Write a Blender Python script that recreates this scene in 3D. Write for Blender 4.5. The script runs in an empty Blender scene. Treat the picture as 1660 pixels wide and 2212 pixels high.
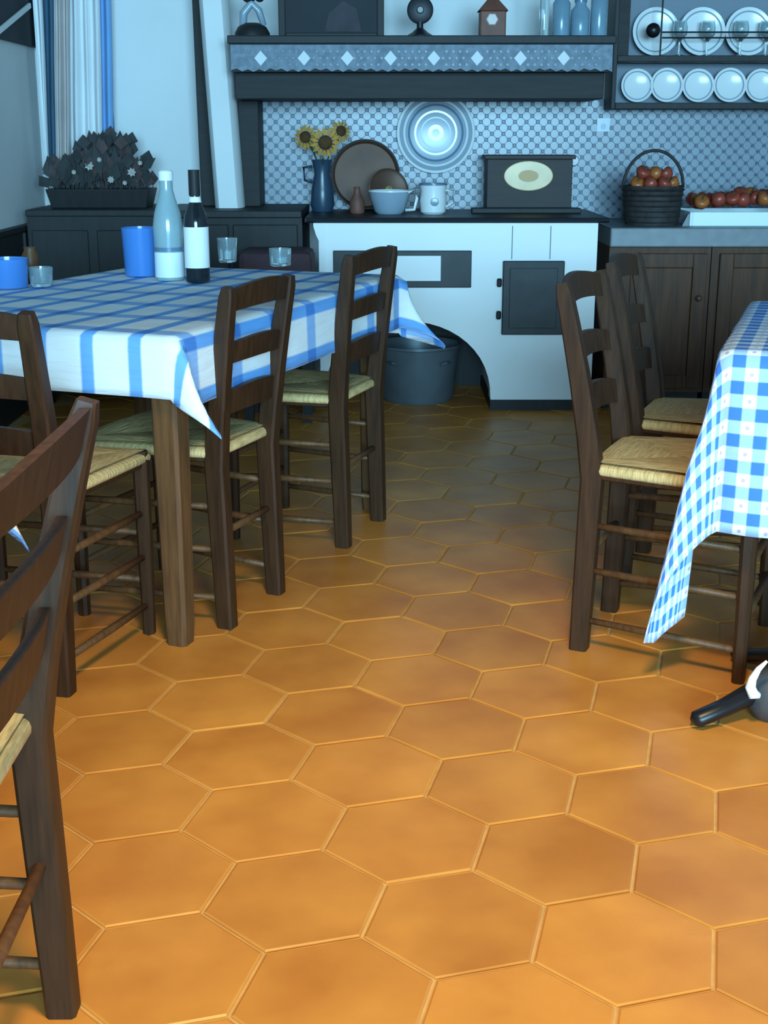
import bpy, bmesh, math, random
from mathutils import Vector, Matrix
random.seed(7)
sc = bpy.context.scene
R = math.radians

# ------------------------------------------------------------------ camera, world, lights, exposure
H_CAM, PITCH, FPX, CX, CY = 1.18, R(16.1), 2817.0, 830.0, 1106.0
cam_d = bpy.data.cameras.new('camera'); cam = bpy.data.objects.new('camera', cam_d)
sc.collection.objects.link(cam)
cam.location = (0, 0, H_CAM); cam.rotation_euler = (R(90) - PITCH, 0, 0)
cam_d.sensor_fit = 'VERTICAL'; cam_d.sensor_height = 24.0; cam_d.lens = 24.0 * FPX / 2212.0
cam_d.clip_start = 0.05; cam_d.clip_end = 60
sc.camera = cam

w = bpy.data.worlds.new('world'); sc.world = w; w.use_nodes = True
w.node_tree.nodes['Background'].inputs[0].default_value = (0.34, 0.62, 0.95, 1)
w.node_tree.nodes['Background'].inputs[1].default_value = 0.06

def area(name, loc, target, sx, sy, power, col, spread=180):
    l = bpy.data.lights.new(name, 'AREA'); l.shape = 'RECTANGLE'; l.size = sx; l.size_y = sy
    l.energy = power; l.color = col; l.spread = R(spread)
    o = bpy.data.objects.new(name, l); sc.collection.objects.link(o); o.location = loc
    o.rotation_euler = (Vector(target) - Vector(loc)).to_track_quat('-Z', 'Y').to_euler()
    return o
# daylight from the big window behind the viewer, cool
area('window_behind_viewer_offscreen', (0.9, -5.2, 1.9), (0.2, 5.6, 1.1), 4.0, 2.0, 1380, (0.34, 0.70, 0.95))
# warm ceiling lamp over the open floor
def spot(name, loc, target, power, col, size, blend, rad):
    l = bpy.data.lights.new(name, 'SPOT'); l.energy = power; l.color = col; l.spot_size = R(size); l.spot_blend = blend
    l.shadow_soft_size = rad
    o = bpy.data.objects.new(name, l); sc.collection.objects.link(o); o.location = loc
    o.rotation_euler = (Vector(target) - Vector(loc)).to_track_quat('-Z', 'Y').to_euler()
spot('ceiling_lamp_offscreen', (0.15, 0.9, 2.65), (0.2, 1.55, 0), 315, (1.0, 0.78, 0.42), 84, 0.9, 0.22)

vs = sc.view_settings
vs.view_transform = 'Standard'; vs.look = 'None'; vs.exposure = 0.0; vs.gamma = 1.0; vs.use_curve_mapping = False

# ------------------------------------------------------------------ pixel -> place
sp_, cp_ = math.sin(PITCH), math.cos(PITCH)
def ray(px, py):
    a, b = (px - CX) / FPX, (CY - py) / FPX
    return Vector((a, cp_ + b * sp_, -sp_ + b * cp_))
def atY(px, py, y):
    d = ray(px, py); return Vector((0, 0, H_CAM)) + d * (y / d.y)
def atZ(px, py, z):
    d = ray(px, py); return Vector((0, 0, H_CAM)) + d * ((z - H_CAM) / d.z)
def atX(px, py, x):
    d = ray(px, py); return Vector((0, 0, H_CAM)) + d * (x / d.x)
def xy(px, py, y): p = atY(px, py, y); return p.x, p.z

# ------------------------------------------------------------------ materials
def mat(name, col, rough=0.5, metal=0.0, noise=0.0, nscale=8.0, stretch=(1, 1, 1), bump=0.0, spec=0.5,
        trans=0.0, rand=0.0, col2=None, coat=0.0, sheen=0.0):
    m = bpy.data.materials.new(name); m.use_nodes = True
    nt = m.node_tree; b = nt.nodes['Principled BSDF']
    b.inputs['Roughness'].default_value = rough; b.inputs['Metallic'].default_value = metal
    b.inputs['Specular IOR Level'].default_value = spec
    b.inputs['Transmission Weight'].default_value = trans
    b.inputs['Coat Weight'].default_value = coat
    b.inputs['Base Color'].default_value = (*col, 1)
    if noise or bump or rand:
        tc = nt.nodes.new('ShaderNodeTexCoord'); mp = nt.nodes.new('ShaderNodeMapping'); mp.inputs['Scale'].default_value = stretch
        nt.links.new(tc.outputs['Object'], mp.inputs['Vector'])
        n = nt.nodes.new('ShaderNodeTexNoise'); n.inputs['Scale'].default_value = nscale; n.inputs['Detail'].default_value = 5
        nt.links.new(mp.outputs['Vector'], n.inputs['Vector'])
        mx = nt.nodes.new('ShaderNodeMix'); mx.data_type = 'RGBA'
        c2 = col2 or tuple(c * (1 - noise) for c in col)
        mx.inputs['A'].default_value = (*c2, 1); mx.inputs['B'].default_value = (*col, 1)
        rp = nt.nodes.new('ShaderNodeMapRange'); rp.inputs['From Min'].default_value = .3; rp.inputs['From Max'].default_value = .7
        nt.links.new(n.outputs['Fac'], rp.inputs['Value']); nt.links.new(rp.outputs['Result'], mx.inputs['Factor'])
        out = mx.outputs['Result']
        if rand:
            oi = nt.nodes.new('ShaderNodeObjectInfo'); hs = nt.nodes.new('ShaderNodeHueSaturation')
            r2 = nt.nodes.new('ShaderNodeMapRange'); r2.inputs['To Min'].default_value = 1 - rand; r2.inputs['To Max'].default_value = 1 + rand
            nt.links.new(oi.outputs['Random'], r2.inputs['Value']); nt.links.new(r2.outputs['Result'], hs.inputs['Value'])
            nt.links.new(out, hs.inputs['Color']); out = hs.outputs['Color']
            va = nt.nodes.new('ShaderNodeVectorMath'); va.operation = 'SCALE'; va.inputs[0].default_value = (37, 11, 5)
            nt.links.new(oi.outputs['Random'], va.inputs['Scale']); nt.links.new(va.outputs['Vector'], mp.inputs['Location'])
        nt.links.new(out, b.inputs['Base Color'])
        if bump:
            bp = nt.nodes.new('ShaderNodeBump'); bp.inputs['Strength'].default_value = bump; bp.inputs['Distance'].default_value = .01
            nt.links.new(n.outputs['Fac'], bp.inputs['Height']); nt.links.new(bp.outputs['Normal'], b.inputs['Normal'])
    return m

def cloth_mat(name, base, blue, deep, period, width, dot=False, vmix=1.0, vper=None, vwid=None):
    """woven check: stripes along both cloth directions, from the cloth's own UVs in metres"""
    m = bpy.data.materials.new(name); m.use_nodes = True; nt = m.node_tree; b = nt.nodes['Principled BSDF']
    b.inputs['Roughness'].default_value = .85; b.inputs['Specular IOR Level'].default_value = .15
    uv = nt.nodes.new('ShaderNodeUVMap'); sx = nt.nodes.new('ShaderNodeSeparateXYZ'); nt.links.new(uv.outputs['UV'], sx.inputs['Vector'])
    def math_(op, a, bb=None, c=None):
        n = nt.nodes.new('ShaderNodeMath'); n.operation = op
        for i, v in enumerate((a, bb, c)):
            if v is None: continue
            if isinstance(v, (int, float)): n.inputs[i].default_value = v
            else: nt.links.new(v, n.inputs[i])
        return n.outputs[0]
    def stripe(o, period=period, width=width):
        fr = math_('FRACT', math_('DIVIDE', o, period))
        d = math_('ABSOLUTE', math_('SUBTRACT', fr, .5))
        mr = nt.nodes.new('ShaderNodeMapRange'); mr.interpolation_type = 'SMOOTHSTEP'
        hw = width / period / 2
        mr.inputs['From Min'].default_value = hw + .03; mr.inputs['From Max'].default_value = hw - .03
        nt.links.new(d, mr.inputs['Value']); return mr.outputs['Result'], fr
    su, fu = stripe(sx.outputs['X']); sv, fv = stripe(sx.outputs['Y'], vper or period, vwid or width)
    sv = math_('MULTIPLY', sv, vmix)
    both = math_('MULTIPLY', su, sv); anyv = math_('MAXIMUM', su, sv)
    def mix(f, A, B):
        x = nt.nodes.new('ShaderNodeMix'); x.data_type = 'RGBA'; nt.links.new(f, x.inputs['Factor'])
        for k, v in (('A', A), ('B', B)):
            if isinstance(v, tuple): x.inputs[k].default_value = (*v, 1)
            else: nt.links.new(v, x.inputs[k])
        return x.outputs['Result']
    c = mix(anyv, base, blue); c = mix(both, c, deep)
    if dot:
        def dist(f):  # distance to cell border, where the white squares have their middle
            return math_('MINIMUM', f, math_('SUBTRACT', 1.0, f))
        a, bb = dist(fu), dist(fv)
        rr = math_('ADD', math_('MULTIPLY', a, a), math_('MULTIPLY', bb, bb))
        c = mix(math_('LESS_THAN', rr, .006), c, (.52, .46, .60))
    nt.links.new(c, b.inputs['Base Color'])
    n = nt.nodes.new('ShaderNodeTexNoise'); n.inputs['Scale'].default_value = 14
    bp = nt.nodes.new('ShaderNodeBump'); bp.inputs['Strength'].default_value = .25; bp.inputs['Distance'].default_value = .02
    nt.links.new(n.outputs['Fac'], bp.inputs['Height']); nt.links.new(bp.outputs['Normal'], b.inputs['Normal'])
    return m

M = dict(
    tile=mat('terracotta', (.66, .265, .046), .40, noise=.3, nscale=5, rand=.07, bump=.06, col2=(.48, .165, .026), spec=.32),
    grout=mat('grout', (.72, .40, .13), .7, noise=.2, nscale=30),
    plaster=mat('plaster', (.80, .82, .82), .85, noise=.06, nscale=3, bump=.05),
    wood=mat('dark_wood', (.058, .023, .008), .48, spec=.35, noise=.5, nscale=6, stretch=(14, 14, 1.2), bump=.05),
    wood_mid=mat('table_wood', (.15, .066, .024), .48, spec=.35, noise=.45, nscale=6, stretch=(14, 14, 1.2), bump=.05),
    cab=mat('cabinet_wood', (.105, .042, .018), .55, spec=.3, noise=.45, nscale=5, stretch=(12, 12, 1), bump=.05),
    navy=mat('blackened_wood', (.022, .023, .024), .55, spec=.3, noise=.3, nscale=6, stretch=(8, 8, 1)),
    panelwood=mat('hood_wood', (.024, .025, .026), .6, spec=.3, noise=.4, nscale=5, stretch=(1, 10, 10)),
    rush=mat('rush', (.80, .56, .24), .75, noise=.4, nscale=9, stretch=(3, 22, 3), bump=.4),
    rush2=mat('rush_cross', (.74, .50, .21), .75, noise=.4, nscale=9, stretch=(22, 3, 3), bump=.4),
    enamel=mat('white_stove_plaster', (.82, .83, .82), .35, noise=.04, nscale=4),
    iron=mat('cast_iron', (.018, .022, .028), .45, noise=.3, nscale=20, metal=.3),
    iron_door=mat('oven_door_iron', (.026, .029, .032), .5, noise=.4, nscale=14, metal=.3),
    worktop=mat('grey_stone', (.20, .22, .24), .4, noise=.25, nscale=20),
    wtile=mat('wall_tile', (.22, .265, .325), .3, noise=.12, nscale=9),
    wgrout=mat('wall_grout', (.20, .24, .29), .7),
    wdot=mat('tile_dot', (.025, .055, .11), .35),
    lace=mat('lace', (.24, .30, .37), .8, noise=.35, nscale=40, bump=.3),
    lacew=mat('lace_white', (.72, .76, .78), .8),
    chinaw=mat('white_china', (.80, .82, .82), .2),
    chinab=mat('blue_grey_china', (.30, .38, .46), .25),
    chinad=mat('blue_china_rim', (.13, .20, .30), .25),
    copper=mat('aged_copper', (.14, .070, .045), .5, metal=.3, noise=.4, nscale=6),
    brass=mat('brass', (.80, .60, .25), .3, metal=.75, noise=.3, nscale=12),
    gold=mat('cream_oval', (.85, .56, .22), .3, noise=.3, nscale=10),
    goldin=mat('ochre_centre', (.50, .26, .04), .4),
    boxwood=mat('dark_box_wood', (.03, .02, .019), .6, noise=.4, nscale=6, stretch=(1, 10, 10)),
    sunflower=mat('petal_yellow', (.62, .30, .03), .7, noise=.3, nscale=30),
    sunheart=mat('flower_heart', (.10, .045, .012), .9, noise=.4, nscale=40, bump=.5),
    stem=mat('stem_green', (.04, .07, .04), .8),
    vase=mat('vase_blue', (.03, .06, .10), .3),
    pepper=mat('red_pepper', (.34, .055, .03), .35, noise=.4, nscale=12),
    pepper2=mat('orange_pepper', (.45, .13, .03), .35, noise=.4, nscale=12),
    wicker=mat('dark_wicker', (.04, .035, .035), .7, noise=.5, nscale=30, bump=.4),
    traymat=mat('white_tray', (.78, .86, .90), .4),
    zinc=mat('zinc', (.16, .20, .23), .45, metal=.4, noise=.3, nscale=6),
    glass=mat('clear_glass', (.80, .93, .96), .06, trans=.85),
    frosted=mat('pale_bottle_glass', (.62, .80, .84), .12, trans=.6),
    winegl=mat('dark_bottle_glass', (.012, .016, .02), .12),
    labelw=mat('paper_label', (.86, .86, .84), .7),
    blueglass=mat('blue_glass', (.10, .32, .80), .18, trans=.35),
    capw=mat('white_cap', (.88, .90, .90), .4),
    leafd=mat('dried_leaf', (.045, .05, .05), .8, noise=.4, nscale=20),
    leafb=mat('brown_leaf', (.09, .06, .06), .8, noise=.4, nscale=20),
    petal=mat('pale_petal', (.45, .42, .38), .8),
    curtain=mat('white_curtain', (.80, .82, .84), .85, noise=.1, nscale=3),
    curtainb=mat('blue_curtain', (.22, .45, .80), .8, noise=.15, nscale=4),
    curtaind=mat('teal_curtain', (.06, .14, .22), .8, noise=.3, nscale=4),
    curtainp=mat('beige_curtain', (.60, .52, .50), .85, noise=.2, nscale=5),
    pane=mat('window_glass', (.5, .75, .9), .05, trans=.9),
    pic=mat('dark_picture', (.018, .024, .034), .7, noise=.5, nscale=4),
    picm=mat('picture_motif', (.05, .045, .06), .7, noise=.5, nscale=9),
    black=mat('black_metal', (.010, .010, .012), .35, metal=.2),
    dgrey=mat('dark_grey_metal', (.06, .065, .07), .35),
    lanternr=mat('terracotta_lantern', (.20, .075, .05), .6, noise=.3, nscale=20),
    lampw=mat('lantern_white', (.72, .62, .58), .5),
    jar=mat('jar_glass', (.22, .36, .46), .2, noise=.3, nscale=8),
    maroon=mat('maroon_cushion', (.07, .035, .045), .8, noise=.3, nscale=8),
)
M['striped'] = cloth_mat('striped_cloth', (.86, .88, .88), (.17, .40, .80), (.06, .20, .58), .125, .034, vmix=.8, vper=.22, vwid=.055)
M['gingham'] = cloth_mat('gingham_cloth', (.86, .88, .90), (.36, .54, .82), (.06, .20, .62), .0545, .027, dot=True)

# ------------------------------------------------------------------ mesh helpers
class MB:
    def __init__(self): self.v = []; self.f = []; self.uv = None
    def add(self, vs_, fs):
        o = len(self.v); self.v += [Vector(p) for p in vs_]; self.f += [tuple(i + o for i in f) for f in fs]; return self
    def box(self, c, s, rz=0):
        x, y, z = s[0] / 2, s[1] / 2, s[2] / 2; cr, sr = math.cos(rz), math.sin(rz)
        P = []
        for dz in (-z, z):
            for dx, dy in ((-x, -y), (x, -y), (x, y), (-x, y)):
                P.append((c[0] + cr * dx - sr * dy, c[1] + sr * dx + cr * dy, c[2] + dz))
        return self.add(P, [(3, 2, 1, 0), (4, 5, 6, 7), (0, 1, 5, 4), (1, 2, 6, 5), (2, 3, 7, 6), (3, 0, 4, 7)])
    def ext(self, a, b):  # box from corner a to corner b
        return self.box([(a[i] + b[i]) / 2 for i in range(3)], [abs(a[i] - b[i]) for i in range(3)])
    def loft(self, rings, cap=True):
        n = len(rings[0]); V = [p for r in rings for p in r]; F = []
        for k in range(len(rings) - 1):
            for i in range(n):
                j = (i + 1) % n; F.append((k * n + i, k * n + j, (k + 1) * n + j, (k + 1) * n + i))
        if cap: F.append(tuple(range(n))[::-1]); F.append(tuple((len(rings) - 1) * n + i for i in range(n)))
        return self.add(V, F)
    def path(self, pts, sizes, up=(0, 0, 1), n=4, bev=.25):
        """swept bar: sizes = (width, depth) per point; n=4 rounded-rect with chamfers, n>4 ellipse"""
        pts = [Vector(p) for p in pts]; rings = []
        for i, p in enumerate(pts):
            t = (pts[min(i + 1, len(pts) - 1)] - pts[max(i - 1, 0)]).normalized()
            u = Vector(up); a = t.cross(u)
            if a.length < 1e-3: a = t.cross(Vector((0, 1, 0)))
            a.normalize(); b = a.cross(t).normalized()
            s = sizes[i] if isinstance(sizes, list) else sizes
            if not isinstance(s, tuple): s = (s, s)
            wx, wy = s[0] / 2, s[1] / 2
            if n == 4:
                c = min(wx, wy) * bev
                prof = [(-wx + c, -wy), (wx - c, -wy), (wx, -wy + c), (wx, wy - c), (wx - c, wy), (-wx + c, wy), (-wx, wy - c), (-wx, -wy + c)]
            else:
                prof = [(wx * math.cos(2 * math.pi * k / n), wy * math.sin(2 * math.pi * k / n)) for k in range(n)]
            rings.append([p + a * q[0] + b * q[1] for q in prof])
        return self.loft(rings)
    def lathe(self, prof, c=(0, 0, 0), n=28, axis=(0, 0, 1), mode='cap'):
        q = Vector((0, 0, 1)).rotation_difference(Vector(axis).normalized()); c = Vector(c); rings = []
        for r, z in prof:
            rings.append([c + q @ Vector((r * math.cos(2 * math.pi * k / n), r * math.sin(2 * math.pi * k / n), z)) for k in range(n)])
        if mode == 'ring': rings.append(rings[0])
        return self.loft(rings, cap=(mode == 'cap'))
    def ball(self, c, r, n=12, m=8, sc_=(1, 1, 1)):
        prof = [(max(1e-4, r * math.sin(math.pi * k / m)), -r * math.cos(math.pi * k / m)) for k in range(m + 1)]
        rings = [[Vector(c) + Vector((a * math.cos(2 * math.pi * k / n) * sc_[0], a * math.sin(2 * math.pi * k / n) * sc_[1], z * sc_[2])) for k in range(n)] for a, z in prof]
        return self.loft(rings)
    def prism(self, outline, y0, y1):  # outline in (x, z), extruded along y
        n = len(outline); V = [(x, y0, z) for x, z in outline] + [(x, y1, z) for x, z in outline]
        F = [tuple(range(n)), tuple(range(2 * n - 1, n - 1, -1))] + [(i, i + n, (i + 1) % n + n, (i + 1) % n) for i in range(n)]
        return self.add(V, F)
    def build(self, name, m, parent=None, smooth=False, bevel=0, origin=None):
        me = bpy.data.meshes.new(name)
        o0 = Vector((0, 0, 0))
        if parent is not None: o0 = parent.get('_o') and Vector(parent['_o']) or o0
        elif origin is not None: o0 = Vector(origin)
        me.from_pydata([v - o0 for v in self.v], [], self.f); me.materials.append(M[m] if isinstance(m, str) else m)
        bm = bmesh.new(); bm.from_mesh(me); bmesh.ops.recalc_face_normals(bm, faces=bm.faces); bm.to_mesh(me); bm.free()
        if smooth:
            for p in me.polygons: p.use_smooth = True
            if smooth == 'auto':
                me.set_sharp_from_angle(angle=R(40))
        o = bpy.data.objects.new(name, me); sc.collection.objects.link(o)
        if bevel:
            bv = o.modifiers.new('bevel', 'BEVEL'); bv.width = bevel; bv.segments = 2; bv.limit_method = 'ANGLE'
        if parent is not None:
            o.parent = parent
            if parent.get('_o'): o['_o'] = parent['_o']
        elif origin is not None: o.location = origin
        return o
def tag(o, label=None, cat=None, group=None, kind=None):
    if label: o['label'] = label
    if cat: o['category'] = cat
    if group: o['group'] = group
    if kind: o['kind'] = kind
    return o
def thing(name, label, cat, loc=(0, 0, 0), rz=0, group=None, world=True):
    o = bpy.data.objects.new(name, None); sc.collection.objects.link(o); o.empty_display_size = .05
    o.location = loc; o.rotation_euler = (0, 0, rz)
    if world and rz == 0: o['_o'] = [float(c) for c in loc]
    return tag(o, label, cat, group)
def struct(name, mb, m, label=None, **k):
    return tag(mb.build(name, m, **k), label, None, None, 'structure')

# ------------------------------------------------------------------ setting: floor
YB, XL, XR = 6.40, -1.62, 2.70           # back wall, left wall, right wall
floor = struct('floor', MB().ext((XL, -.6, -.05), (XR, YB, -.004)), 'grout', 'ochre terracotta floor of large hexagonal tiles')
S, YAW = 0.1514, 0.277
T0 = Vector((-.2148, 2.099))
def hexmesh(s):
    rings = []
    for r, z in ((s, -.012), (s, -.0018), (s - .0035, 0.0)):
        rings.append([Vector((r * math.cos(k * math.pi / 3), r * math.sin(k * math.pi / 3), z)) for k in range(6)])
    return MB().loft(rings)
proto = hexmesh(S - .0035).build('floor_tile', 'tile', floor)
tmesh = proto.data; first = True
cells = []
cy_, sy_ = math.cos(YAW), math.sin(YAW)
for q in range(-40, 41):
    for r_ in range(-40, 41):
        lx, ly = 1.5 * S * q, math.sqrt(3) * S * (r_ + q / 2)
        p = T0 + Vector((cy_ * lx - sy_ * ly, sy_ * lx + cy_ * ly))
        if XL + .14 < p.x < XR - .14 and -.45 < p.y < YB - .14:
            d = Vector((p.x, p.y, -H_CAM)); zc = d.y * cp_ - d.z * sp_
            px = CX + FPX * p.x / max(zc, .1); py = CY - FPX * (d.y * sp_ + d.z * cp_) / max(zc, .1)
            off = max(0, -px, px - 1660) + max(0, py - 2212) * .7 + (3000 if zc < .3 else 0)
            cells.append((off, p))
cells.sort(key=lambda c: c[0])
for off, p in cells[:290]:
    o = proto if first else proto.copy()
    if not first: sc.collection.objects.link(o)
    first = False; o.parent = floor
    o.location = (p.x, p.y, random.uniform(-.0006, .0006)); o.rotation_euler = (random.uniform(-.003, .003), random.uniform(-.003, .003), YAW)
rest = MB()
for off, p in cells[290:]:
    m_ = Matrix.Translation((p.x, p.y, 0)) @ Matrix.Rotation(YAW, 4, 'Z'); h_ = hexmesh(S - .0035)
    rest.add([m_ @ v for v in h_.v], h_.f)
tag(rest.build('floor_tiles_beyond', 'tile', floor), kind='stuff')

# ------------------------------------------------------------------ setting: walls
# window opening in the back wall near the left corner
wx0, _ = xy(98, 200, YB); wx1, _ = xy(243, 200, YB); wz0 = 1.02; wz1 = 2.05
wb = MB()
wb.ext((XL - .12, YB, -.05), (wx0, YB + .15, 2.7)); wb.ext((wx1, YB, -.05), (XR + .12, YB + .15, 2.7))
wb.ext((wx0, YB, -.05), (wx1, YB + .15, wz0)); wb.ext((wx0, YB, wz1), (wx1, YB + .15, 2.7))
wall_back = struct('wall_back', wb, 'plaster', 'pale plastered back wall behind the stove')
wall_left = struct('wall_left', MB().ext((XL - .12, -.6, -.05), (XL, YB, 2.7)), 'plaster', 'pale plastered wall beside the corner window')
wall_right = struct('wall_right', MB().ext((XR, -.6, -.05), (XR + .12, YB, 2.7)), 'plaster', 'pale plastered wall at the end of the counter')
# dark dado on the left wall and in the corner
dado = struct('trim_1', MB().ext((XL, -.5, 0), (XL + .03, YB - .002, .775)), 'navy', 'dark wooden dado along the pale wall', bevel=.004)
rail = MB().ext((XL, -.5, .775), (XL + .045, YB - .002, .80)).build('dado_rail', 'navy', dado, bevel=.004)
for k in range(1, 10):
    y = .3 + k * .62
    MB().ext((XL + .03, y - .03, .03), (XL + .042, y + .03, .77)).build('dado_stile', 'navy', dado)
# window
win = thing('window_1', 'narrow window in the back wall behind the curtains', None, (wx0, YB, wz0)); win['kind'] = 'structure'
fr = MB()
for a, b in (((wx0, YB + .05, wz0), (wx0 + .035, YB + .11, wz1)), ((wx1 - .035, YB + .05, wz0), (wx1, YB + .11, wz1)),
             ((wx0 + .035, YB + .05, wz0), (wx1 - .035, YB + .11, wz0 + .035)), ((wx0 + .035, YB + .05, wz1 - .035), (wx1 - .035, YB + .11, wz1))):
    fr.ext(a, b)
fr.build('window_frame', 'curtaind', win)
MB().ext((wx0 + .035, YB + .075, wz0 + .035), (wx1 - .035, YB + .082, wz1 - .035)).build('pane', 'pane', win)
# curtains: gathered strips of different colours
def curtain(px0, px1, y, matname, name, label, z0=1.0, z1=2.3, amp=.018, folds=2, pxb0=None, pxb1=None):
    top0, _ = xy(px0, 0, y); top1, _ = xy(px1, 0, y)
    b0 = xy(pxb0 if pxb0 else px0, 290, y)[0]; b1 = xy(pxb1 if pxb1 else px1, 290, y)[0]
    za, zb = xy(0, 0, y)[1], xy(0, 290, y)[1]
    V = []; F = []; nx, nz = 14 * folds, 10
    for side in (0, 1):
        for k in range(nz + 1):
            z = z0 + (z1 - z0) * k / nz; t = (z - zb) / (za - zb)
            for i in range(nx + 1):
                s = i / nx; x = (b0 + (top0 - b0) * t) * (1 - s) + (b1 + (top1 - b1) * t) * s
                V.append((x, y + amp * math.sin(s * folds * 2 * math.pi) + (.004 if side else 0) + .004 * math.sin(k * 1.3 + i * .2), z))
    o = (nx + 1) * (nz + 1)
    for k in range(nz):
        for i in range(nx):
            a = k * (nx + 1) + i; q = (a, a + 1, a + nx + 2, a + nx + 1)
            F.append(q); F.append(tuple(j + o for j in q[::-1]))
    for k in range(nz):
        for i in (0, nx):
            a = k * (nx + 1) + i; F.append((a, a + nx + 1, a + nx + 1 + o, a + o))
    m = MB().add(V, F); ob = m.build(name, matname, smooth=True, origin=((b0 + b1) / 2, y, z0)); tag(ob, label, 'curtain', 'curtains at the corner window'); return ob
curtain(70, 92, 6.25, 'curtain', 'curtain', 'narrow white curtain edge next to the dark teal strip', pxb0=92, pxb1=104, folds=1)
curtain(92, 118, 6.29, 'curtaind', 'curtain', 'dark teal curtain strip in the window corner', pxb0=100, pxb1=122, folds=1)
curtain(116, 150, 6.25, 'curtainp', 'curtain', 'beige pink curtain strip at the corner window', pxb0=120, pxb1=152, folds=2)
curtain(146, 192, 6.28, 'curtain', 'curtain', 'broad white curtain panel with soft folds at the window', pxb0=148, pxb1=200, folds=2)
curtain(188, 216, 6.25, 'curtain', 'curtain', 'pale curtain strip beside the bright blue one', pxb0=196, pxb1=222, folds=1)
curtain(212, 240, 6.28, 'curtainb', 'curtain', 'bright blue curtain strip against the plain wall', pxb0=218, pxb1=246, folds=1)
# dark glazed picture on the left wall
p0 = atY(0, 88, 5.45); pb = 1.57
pt = thing('wall_picture', 'dark picture hung on the pale side wall with a white diagonal batten', 'picture', (XL + .01, 5.6, pb))
MB().ext((XL, 4.9, pb), (XL + .03, YB - .03, 2.2)).build('backing', 'pic', pt)
MB().path([atX(-8, 72, XL + .037), atX(64, 12, XL + .037)], (.012, .022)).build('batten', 'capw', pt)

# tiled splashback: octagons with dark dots
TY = YB - .012
tx0, _ = xy(560, 300, TY); tx1 = XR - .02; tz0, tz1 = .80, 1.345
MB().ext((tx0, TY + .004, tz0), (tx1, YB, tz1)).build('splashback_bed', 'wgrout', wall_back)
P_ = .0535
oc = MB(); dt = MB()
nx = int((tx1 - tx0) / P_); nz = int((tz1 - tz0) / P_)
for i in range(nx):
    for j in range(nz + 1):
        # a diagonal layout: every cell a square set on its corner, dark dot at each lattice point
        cx0 = tx0 + (i + .5) * P_; cz0 = tz0 + (j + .25) * P_
        for (ox, oz) in ((0, 0), (P_ / 2, P_ / 2)):
            x, z = cx0 + ox, cz0 + oz
            if x > tx1 - .03 or z > tz1 - .015: continue
            r = .0072
            dt.prism([(x + r * math.cos(a), z + r * math.sin(a)) for a in [k * math.pi / 2 + .0 for k in range(4)]], TY - .0035, TY + .002)
        for (ox, oz) in ((P_ / 2, 0), (0, P_ / 2)):
            x, z = cx0 + ox, cz0 + oz
            if x > tx1 - .03 or z > tz1 - .02: continue
            g = .0008; h = P_ / 2 - g; c = .0085
            # square on its corner with clipped corners
            pts = [(h, 0 + 0), ]
            pts = [(h - c, -c + g), (h - c, c - g), (c - g, h - c), (-c + g, h - c), (-h + c, c - g), (-h + c, -c + g), (-c + g, -h + c), (c - g, -h + c)]
            oc.prism([(x + a, z + b) for a, b in pts], TY - .003, TY + .003)
tag(oc.build('splashback_tiles', 'wtile', wall_back), 'small blue-grey glazed wall tiles', kind='stuff')
tag(dt.build('splashback_dots', 'wdot', wall_back), 'small dark dots between the wall tiles', kind='stuff')
# one figured tile
fx, fz = xy(1304, 270, TY)
ft = MB().prism([(fx + .03 * a, fz + .03 * b) for a, b in ((-1, -1), (1, -1), (1, 1), (-1, 1))], TY - .006, TY)
fto = ft.build('figured_tile', 'chinab', wall_back)
MB().prism([(fx + .012 * math.cos(k), fz - .006 + .014 * math.sin(k)) for k in [j * math.pi / 4 for j in range(8)]], TY - .009, TY - .005).build('motif', 'chinad', fto)

# ------------------------------------------------------------------ hood and mantel shelf
HY = 5.80
hx0 = xy(500, 120, HY)[0]; hx1 = xy(1322, 120, HY)[0]
z_top = xy(900, 78, HY)[1]; z_l0 = xy(900, 96, HY)[1]; z_l1 = xy(900, 155, HY)[1]; z_b = xy(900, 214, HY + .1)[1]
hood = thing('cooker_hood', 'dark wooden cooker hood with a mantel shelf above the white stove', 'hood', ((hx0 + hx1) / 2, 6.1, z_b))
MB().ext((hx0 - .01, HY - .05, z_l0), (hx1 + .01, YB - .001, z_top)).build('mantel_shelf', 'navy', hood, bevel=.004)
MB().ext((hx0, HY + .10, z_b), (hx1 - .01, YB - .001, z_l0)).build('beam', 'panelwood', hood, bevel=.004)
MB().ext((hx0, HY - .01, z_l1 + .0), (hx1, HY + .10, z_l0)).build('fascia', 'panelwood', hood)
# lace valance, scalloped, pinned to the shelf front
lv = thing('lace_valance', 'blue-grey scalloped lace valance along the mantel shelf front', 'valance', (hx0, HY - .03, z_l1))
n = 68; up_, lo_ = [], []
for i in range(n + 1):
    x = hx0 + (hx1 - hx0) * i / n
    up_.append((x, z_l0 - .002)); lo_.append((x, z_l1 + .004 + (.010 if i % 2 else 0) - .006 * abs(math.sin(i * math.pi / 8))))
V = []; F = []
for yy in (HY - .024, HY - .018):
    for i in range(n + 1):
        wv = .004 * math.sin(i * .8)
        V.append((up_[i][0], yy, up_[i][1])); V.append((lo_[i][0], yy + wv - .004, lo_[i][1]))
o_ = 2 * (n + 1)
for i in range(n):
    a = 2 * i; F.append((a, a + 1, a + 3, a + 2)); F.append((a + o_, a + 2 + o_, a + 3 + o_, a + 1 + o_))
    F.append((a, a + 2, a + 2 + o_, a + o_)); F.append((a + 1, a + 1 + o_, a + 3 + o_, a + 3))
MB().add(V, F).build('lace', 'lace', lv)
zm = (z_l0 + z_l1) / 2 - .002
dots = MB()
per = xy(848, 130, HY)[0] - xy(755, 130, HY)[0]
x0d = xy(565, 130, HY)[0]
k = 0
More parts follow.
